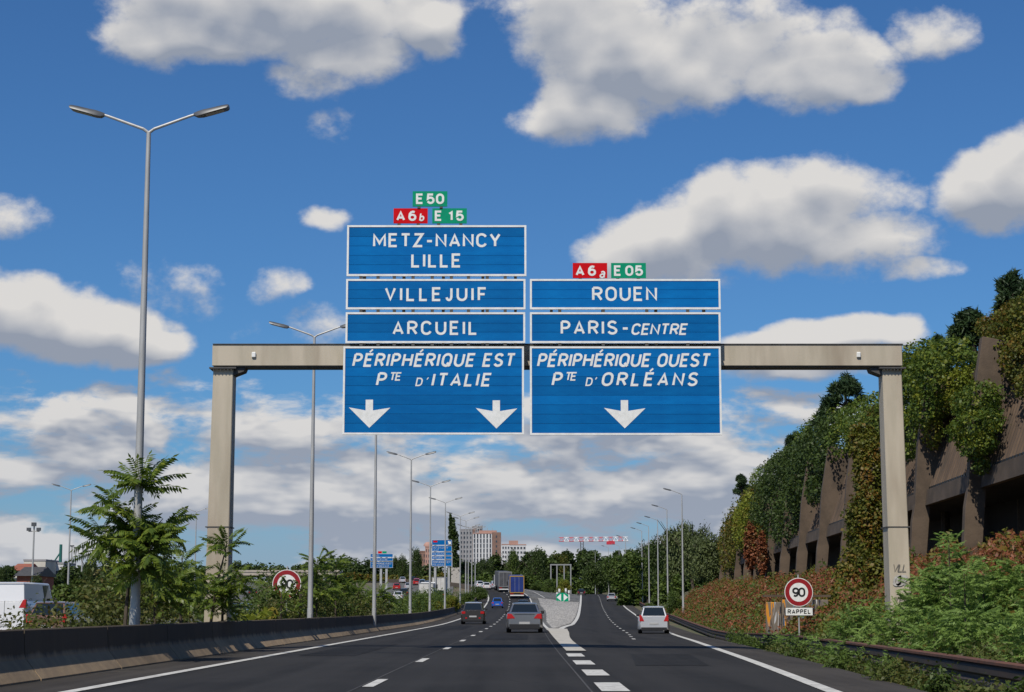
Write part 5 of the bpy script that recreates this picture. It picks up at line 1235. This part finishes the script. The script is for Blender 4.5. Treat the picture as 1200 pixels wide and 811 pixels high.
def sapling(px, ytop, Y, label, nleaf, seed, scale=1.0, width=1.0, x=None, leafscale=1.0, cat='sapling', lean=0.0):
    xx, _, zt = at(px, ytop, Y); g = gz(xx, Y); H = zt - g; r = random.Random(seed)
    o = empty('sapling', (xx, Y, g), 0, label, cat, 'pinnate-leaved saplings in the left median')
    m = MB(); H1 = H - .35
    spine = [(lean * .0, 0, -.2), (lean * .15, .02, H1 * .3), (lean * .4, 0, H1 * .6), (lean * .8, 0, H1 * .85), (lean, 0, H1)]
    m.path(spine, [.05, .042, .03, .02, .012], 7); tips = [(mathutils.Vector(spine[-1]), 12, 1.0)]
    nb = 10 if width > 1.5 else 6 if width > .8 else 3
    for i in range(nb):
        f = r.uniform(.42, .80); b = mathutils.Vector((lean * f, 0, H1 * f)); a = i * 2.4 + r.random(); ln = width * r.uniform(.5, .95) * (1.15 - f)
        e = b + mathutils.Vector((math.cos(a) * ln, math.sin(a) * ln * .7, ln * .8)); m.path([b, (b + e) / 2 + mathutils.Vector((0, 0, -.05)), e], [.02, .016, .01], 6); tips.append((e, 8, .9))
        tips.append(((b + e) / 2, 5, .8))
    m.obj('trunk', m_bark, o, True)
    cnt = 0
    while cnt < nleaf:
        for (tp, q, sc) in tips:
            for k in range(max(2, q // 3)):
                if cnt >= nleaf: break
                az = r.random() * 6.283; elv = r.uniform(-.1, 1.1) if q == 12 else r.uniform(-.5, .9)
                l = link('leaf', AIL[r.randrange(6)], o, tuple(tp + mathutils.Vector((0, 0, -r.random() * .35))), (r.uniform(-.8, .8), -elv, az), (sc * r.uniform(.7, 1.1) * leafscale * scale,) * 3); cnt += 1
    return o
sapling(150, 546, 40.6, 'tallest sapling with long drooping compound leaves around the nearest lamp post', 270, 5, 1.0, 1.65, lean=.35)
sapling(184, 622, 45.5, 'lower sapling filling in right of the tallest one', 110, 14, .85, 1.15)
sapling(214, 636, 47.5, 'dark leafy sapling between the tallest sapling and the gantry post', 90, 6, .8, 1.1)
sapling(247, 620, 50.0, 'sapling with drooping leaves in front of the left gantry post', 130, 7, .78, 1.15, lean=.45)
sapling(262, 658, 50.9, 'low leafy sapling at the foot of the left gantry post', 80, 21, .6, .7)
sapling(372, 646, 81.0, 'sapling at the foot of the second lamp right of the 90 sign', 90, 8, 1.0, 1.4)
sapling(394, 650, 89.0, 'paler sapling just right of the second lamp', 90, 9, 1.0, 1.4)
sapling(352, 672, 75.0, 'small sapling beside the half hidden 90 sign', 40, 12, .75, .9)
sapling(446, 688, 119.0, 'sapling spreading left of the third lamp', 70, 10, 1.1, 1.7); sapling(420, 680, 103.0, 'sapling between the second and third lamps', 70, 13, 1.0, 1.5)
sapling(330, 683, 66.0, 'low sapling growing up over the lower half of the left 90 sign', 46, 15, .42, .6)

# ---------------- right bank
def pin_bush(name, label, lumps, n, leaf, mat, seed, cat='bush'):
    P, N = lump_points(lumps, n, .5); r = np.random.default_rng(seed); tv = []; tf = []; b = 0
    kinds = [pinnate(8, 1.0, .10, .22, dr, 30 + i) for i, dr in enumerate((.4, .8, 1.2, .6))]
    for i in range(n):
        V, Fq = kinds[i % 4]; d = N[i] / np.linalg.norm(N[i]); az = math.atan2(d[1], d[0]) + r.normal() * .5; el = r.uniform(-.2, .9)
        ca, sa, ce, se = math.cos(az), math.sin(az), math.cos(el), math.sin(el); ro = r.normal() * .5; cr, sr = math.cos(ro), math.sin(ro)
        M = np.array([[ca*ce, -sa, -ca*se], [sa*ce, ca, -sa*se], [se, 0, ce]]) @ np.array([[1,0,0],[0,cr,-sr],[0,sr,cr]])
        tv.append((V * leaf * r.uniform(.6, 1.15)) @ M.T + P[i]); tf.append(Fq + b); b += len(V)
    me = np_mesh(name, np.concatenate(tv), np.concatenate(tf), mat)
    o = empty('bush', (lumps[0][0], lumps[0][1], gz(lumps[0][0], lumps[0][1])), 0, label, cat); c = link(name, me, o); c.location = (-o.location.x, -o.location.y, -o.location.z)
    for l in lumps: MB().tube((l[0] - o.location.x, l[1] - o.location.y, gz(l[0], l[1]) - o.location.z - .2), (l[0] - o.location.x, l[1] - o.location.y, l[2] - o.location.z + l[5] * .5), .035, .012, 5).obj('stem', m_bark, o)
def L3(px, py, Y, rx, rz, ry=None):
    x, y_, z = at(px, py, Y); s = Y / F; return (x, y_, z, rx * s, (ry or rx) * s, rz * s)
pin_bush('foliage', 'big bright robinia bush behind the guardrail at the right edge of the picture', [L3(1165, 716, 43, 50, 38), L3(1200, 705, 42, 40, 34), L3(1110, 700, 44, 40, 34), L3(1095, 750, 39, 26, 22), L3(1190, 790, 31, 28, 20), L3(1112, 642, 43, 5, 18), L3(1184, 672, 42, 14, 16), L3(1152, 682, 42, 12, 16), L3(1075, 700, 46, 12, 24), L3(1130, 680, 41, 18, 24), L3(1215, 750, 31, 24, 40), L3(1150, 745, 38, 40, 30), L3(1195, 712, 46, 45, 34), L3(1090, 725, 44, 34, 28), L3(1150, 702, 47, 34, 24), L3(1215, 730, 42, 50, 46), L3(1112, 655, 44, 9, 24), L3(1105, 680, 44, 16, 20), L3(1183, 752, 41, 40, 24), L3(1110, 745, 43, 34, 20), L3(1135, 735, 42, 40, 30), L3(1200, 765, 38, 34, 26), L3(1225, 712, 44, 30, 34), L3(1175, 770, 36, 22, 14)], 5600, .40, G_bright, 1)
pin_bush('foliage', 'smaller bright robinia bush left of the gantry post', [L3(1005, 735, 49, 26, 18), L3(1020, 722, 48.6, 22, 18), L3(1030, 745, 47, 26, 14), L3(1050, 735, 46, 24, 22), L3(1068, 738, 45.5, 24, 26), L3(985, 740, 50, 16, 10)], 1100, .30, G_bright, 2)
pin_bush('foliage', 'low green plants spilling over the kerb in front of the guardrail', [L3(925, 752, 56, 18, 8), L3(955, 756, 50, 20, 11), L3(990, 762, 45, 26, 12), L3(1030, 768, 41, 28, 13), L3(1065, 768, 38, 28, 16), L3(905, 748, 60, 10, 6), L3(1050, 782, 36, 24, 9), L3(975, 772, 42.5, 14, 8)], 800, .24, G_bright, 3, 'plants')
pts = [(float(x_rail(Y)) + rd.uniform(-1.1, .2), Y, rd.uniform(.22, .5), rd.uniform(.25, .5)) for Y in np.arange(18, 62, .6)]
pts += [(float(x_rail(Y)) + rd.uniform(-1.0, -.3), Y, rd.uniform(.3, .62), rd.uniform(.3, .55)) for Y in np.arange(17, 40, .8)]
pts += [(float(x_rail(Y)) + rd.uniform(.5, 1.6), Y, rd.uniform(.7, 1.1), rd.uniform(.5, .8)) for Y in np.arange(17, 34, 1.1)]
thicket('verge_herbs', 'fresh green herbs straggling along the shoulder edge by the guardrail', [(float(x_rail(Y)) + rd.uniform(-1.15, -.2), Y, rd.uniform(.25, .6), rd.uniform(.25, .5)) for Y in np.arange(22, 75, 1.3)], 12000, .10, G_mid, aspect=.4)
thicket('verge_weeds', 'weeds and dry grass tangled under the right guardrail', pts, 34000, .075, G_brown)
# bank cover
def bank(name, label, Y0, Y1, f0, f1, n, size, mat, lift=.35, seed=1, cond=None):
    r = np.random.default_rng(seed); Yv = Y0 + (Y1 - Y0) * r.random(n); fr = f0 + (f1 - f0) * r.random(n)
    a = x_rail(Yv) + .5; b = x_wall(Yv) + .3; Xv = a + (b - a) * fr
    cl = .5 + .5 * np.sin(Xv * 1.1 + Yv * .35 + seed) * np.sin(Yv * .22 - Xv * .6 + seed * 2) + .35 * np.sin(Yv * 1.3 + Xv * 2.1) + .3 * np.sin(Xv * 3.1 - Yv * .8)
    keep = cl > (.25 if cond is None else cond); Xv, Yv, cl = Xv[keep], Yv[keep], cl[keep]
    z = ground(Xv, Yv) + lift * cl * r.random(len(Xv)) ** .5 + .03
    N = r.normal(size=(len(Xv), 3)) * .7; N[:, 2] += .6; N[:, 1] -= .3; N[:, 0] -= .3
    me = leaf_mesh(name, np.stack([Xv, Yv, z], -1), N, size * (.5 + r.random(len(Xv))), mat, .45)
    return props(link(name, me), label, 'ground cover', kind='stuff')
bank('dry_scrub', 'rust red dry scrub on the upper bank under the wall', 45, 215, .40, 1.1, 90000, .16, G_dry, .75, 1, -.05)
bank('bank_plants', 'scattered green weeds among the red scrub under the wall', 45, 215, .1, 1.1, 40000, .18, G_mix, .9, 6, .6)
bank('bank_plants', 'brambles in green heaps on the far part of the bank', 70, 215, .0, .8, 18000, .2, G_mid, 1.1, 12, .85)
bank('dry_scrub', 'rust red dry scrub low on the far bank', 70, 215, .02, .7, 40000, .17, G_dry, .9, 4, .3)
bank('bank_plants', 'green and ochre creeping plants on the lower bank', 40, 215, .0, .55, 30000, .14, G_mix, .7, 2, .45)
bank('bank_plants', 'green herbs along the foot of the bank', 60, 230, -.08, .35, 22000, .13, G_mid, .7, 3, .15)
# dry stems
r = np.random.default_rng(9); n = 9000; Yv = 50 + 110 * r.random(n); fr = .5 + .6 * r.random(n); Xv = x_rail(Yv) + .5 + (x_wall(Yv) - x_rail(Yv) - .5) * fr
P = np.stack([Xv, Yv, ground(Xv, Yv) + .15 + .4 * r.random(n)], -1)
props(link('dry_stems', leaf_mesh('dry_stems', P, r.normal(size=(n, 3)), .5 * (.6 + .8 * r.random(n)), G_dry, .04)), 'tangle of thin reddish stems under the wall pillars', 'dry stems', kind='stuff')

# ivy on the wall and creepers in front of it
def ivy(label, lumps, n, size, mat, name='ivy', cat='ivy', aspect=.8):
    me = leafmass(name, lumps, n, size, mat, aspect, .35, .8); o = link(name, me); props(o, label, cat); return o
def WL(Y, u, z, ry, ru, rz): p = W(Y, u, z); return (p[0], p[1], p[2], ru, ry, rz)
def VL(px, py, rx, rz, u=.3, ru=.6):
    """a leafy lump hanging on the wall face: its distance follows from the wall line"""
    Y = F * (14 + u) / (px - 700.0); p = at(px, py, Y); return (p[0], Y, p[2], ru, rx * Y / (px - 700.0), rz * Y / F)
ivy('dark glossy ivy heaped over the wall top just right of the gantry post', [VL(1075, 425, 22, 22, 1.4, .9), VL(1100, 420, 22, 18, 1.5, .9), VL(1065, 460, 13, 34, .9), VL(1085, 445, 14, 18, 1.4), VL(1120, 425, 14, 14, 1.6, .8), VL(1066, 510, 7, 30, .4, .5), VL(1083, 440, 14, 30, .25, .5), VL(1080, 480, 10, 22, .15, .4)], 13000, .15, G_ivy)
ivy('yellow-green ivy trailing down between the first two visible pillars', [VL(1110, 455, 18, 16, 1.3), VL(1098, 478, 13, 16, .9, .5), VL(1092, 505, 6, 22, .6, .4), VL(1118, 470, 10, 12, 1.2, .5), VL(1122, 442, 12, 10, 1.6)], 6500, .12, G_yel)
ivy('round dark ivy clump draped over the nearest pillar', [VL(1145, 470, 17, 20, .2, .7), VL(1142, 500, 20, 20, .0, .7), VL(1146, 522, 13, 14, .0, .5), VL(1166, 412, 8, 16, 1.1, .5), VL(1150, 545, 4, 12, .1, .3), VL(1158, 485, 8, 16, .5, .5)], 8500, .12, G_ivy)
ivy('mixed green and brown ivy hanging from the wall top at the right edge', [VL(1190, 385, 22, 16, 1.8, .8), VL(1200, 420, 16, 30, 1.5, .7), VL(1212, 450, 12, 22, 1.2, .6), VL(1172, 378, 16, 12, 2.0, .8), VL(1205, 365, 24, 18, 2.2, .9), VL(1187, 405, 10, 16, 1.5, .5)], 11000, .12, G_mix)
ivy('huge dark curtain of ivy on the middle stretch of the wall', [VL(905, 590, 18, 38, .6), VL(912, 560, 16, 28, .8), VL(920, 610, 12, 30, .4), VL(940, 560, 14, 38, .7), VL(950, 530, 18, 26, .9), VL(968, 510, 10, 24, .9), VL(955, 575, 6, 16, .5), VL(934, 575, 7, 16, .6), VL(967, 535, 7, 26, .7), VL(930, 540, 14, 22, 1.2)], 24000, .2, G_dark)
ivy('leafy green ivy on top of the wall above the dark curtain', [VL(960, 500, 20, 14, 1.8, .9), VL(985, 495, 20, 12, 1.9, .9), VL(925, 535, 18, 12, 1.8, .9), VL(900, 555, 14, 14, 1.6, .9), VL(1010, 480, 20, 14, 1.8, .9), VL(1025, 485, 12, 24, 1.2, .7), VL(1005, 505, 14, 20, 1.2, .6), VL(985, 515, 14, 20, 1.0, .6)], 11000, .17, G_ivy)
ivy('bright yellow-green ivy covering the far end of the wall', [VL(876, 610, 6, 32, .2, .6), VL(869, 615, 5, 28, .1, .6), VL(884, 600, 7, 12, .8, .7), VL(880, 635, 3, 18, .0, .5)], 9000, .2, G_yel)
ivy('dull green and brown ivy at the very end of the wall', [VL(860, 630, 5, 36, .2, .6), VL(852, 640, 5, 34, .1, .6), VL(890, 640, 5, 24, .1, .5), VL(888, 580, 12, 12, 1.4, .8)], 9000, .2, G_mix)
def BL(px, py, Y, rx, rz): p = at(px, py, Y); s = Y / F; return (p[0], Y, p[2], rx * s, rx * s, rz * s)
ivy('tall ochre and green creeper mound in front of the wall left of the gantry post', [BL(1010, 690, 80, 30, 48), BL(990, 715, 78, 26, 28), BL(1015, 620, 84, 24, 48), BL(1018, 560, 88, 18, 48), BL(1012, 520, 90, 18, 24), BL(1030, 700, 74, 22, 45), BL(970, 725, 76, 14, 16)], 24000, .15, G_mix, 'creeper', 'creeper')
ivy('brown twiggy creeper hanging on the wall above the 90 RAPPEL sign', [BL(880, 640, 158, 8, 26), BL(893, 650, 150, 6, 26)], 3500, .2, G_dry, 'creeper', 'creeper')

# pines on the hill behind the wall
def pine(px, ytop, Y, half, label, seed, ybase):
    x, _, zt = at(px, ytop, Y); zb_ = at(px, ybase, Y)[2]; g = min(gz(x, Y), zb_ - 1); s = Y / F; r = random.Random(seed); Hc = zt - zb_
    o = empty('pine_tree', (x, Y, g), 0, label, 'tree'); lumps = []; m = MB(); m.path([(0, 0, 0), (.1, 0, (zb_ - g)), (0, 0, zt - g - .3)], [.22, .15, .04], 7)
    for i in range(30):
        f = r.random() ** .8; a = r.random() * 6.283; rr = half * s * (1.0 - .75 * f) * r.uniform(.5, 1.0); c = (rr * math.cos(a), rr * math.sin(a), zb_ - g + Hc * f * .9); q = half * s * r.uniform(.12, .22)
        lumps.append((*c, q * 1.2, q * 1.2, q)); m.tube((0, 0, c[2] - .4), c, .05, .02, 5)
    lumps.append((0, 0, zt - g - half * s * .15, half * s * .18, half * s * .18, half * s * .25))
    P, N = lump_points(lumps, 8000, .9); link('needles', leaf_mesh('needles', P, rng.normal(size=P.shape), .42 * (.6 + rng.random(len(P))), G_pine, .16), o); m.obj('trunk', m_bark, o, True)
pine(990, 441, 125, 40, 'bushy dark pine on the wall top left of the gantry post', 1, 500)
pine(1137, 365, 82, 36, 'pine behind the wall top near the right edge', 2, 412); pine(1186, 322, 76, 40, 'dark pine at the right edge of the picture, the highest one', 3, 400)
pine(932, 508, 150, 22, 'small pine above the dark ivy curtain', 4, 545); pine(948, 500, 148, 14, 'dark pine top between the small pine and the bushy one', 8, 540)
pine(868, 557, 196, 13, 'small lone pine above the far end of the wall', 5, 578); pine(1100, 372 + 24, 86, 14, 'low pine left of the one near the right edge', 6, 425)
bush(893, 566, 176, 22, 'autumn-tinted bush on top of the far stretch of the wall', 'mix', 0, zb=11.0); bush(950, 530, 150, 26, 'reddish bush on the wall top beside the small pine', 'mix', 0, zb=11.0)
bush(1195, 345, 70, 36, 'leafy bush on the bank top at the right edge', 'mix', 0, zb=11.5); bush(1070, 408, 90, 30, 'green bush on the wall top right of the gantry beam', 'mid', 0, zb=11.0); bush(1030, 470, 104, 26, 'green bush on the wall top behind the gantry post', 'mix', 0, zb=10.8)
bush(1155, 400, 84, 34, 'dark bush on the wall top under the pines', 'mid', 2, zb=11)
print('objects', len(bpy.data.objects), 'tris', sum(len(m.polygons) * 2 for m in bpy.data.meshes))
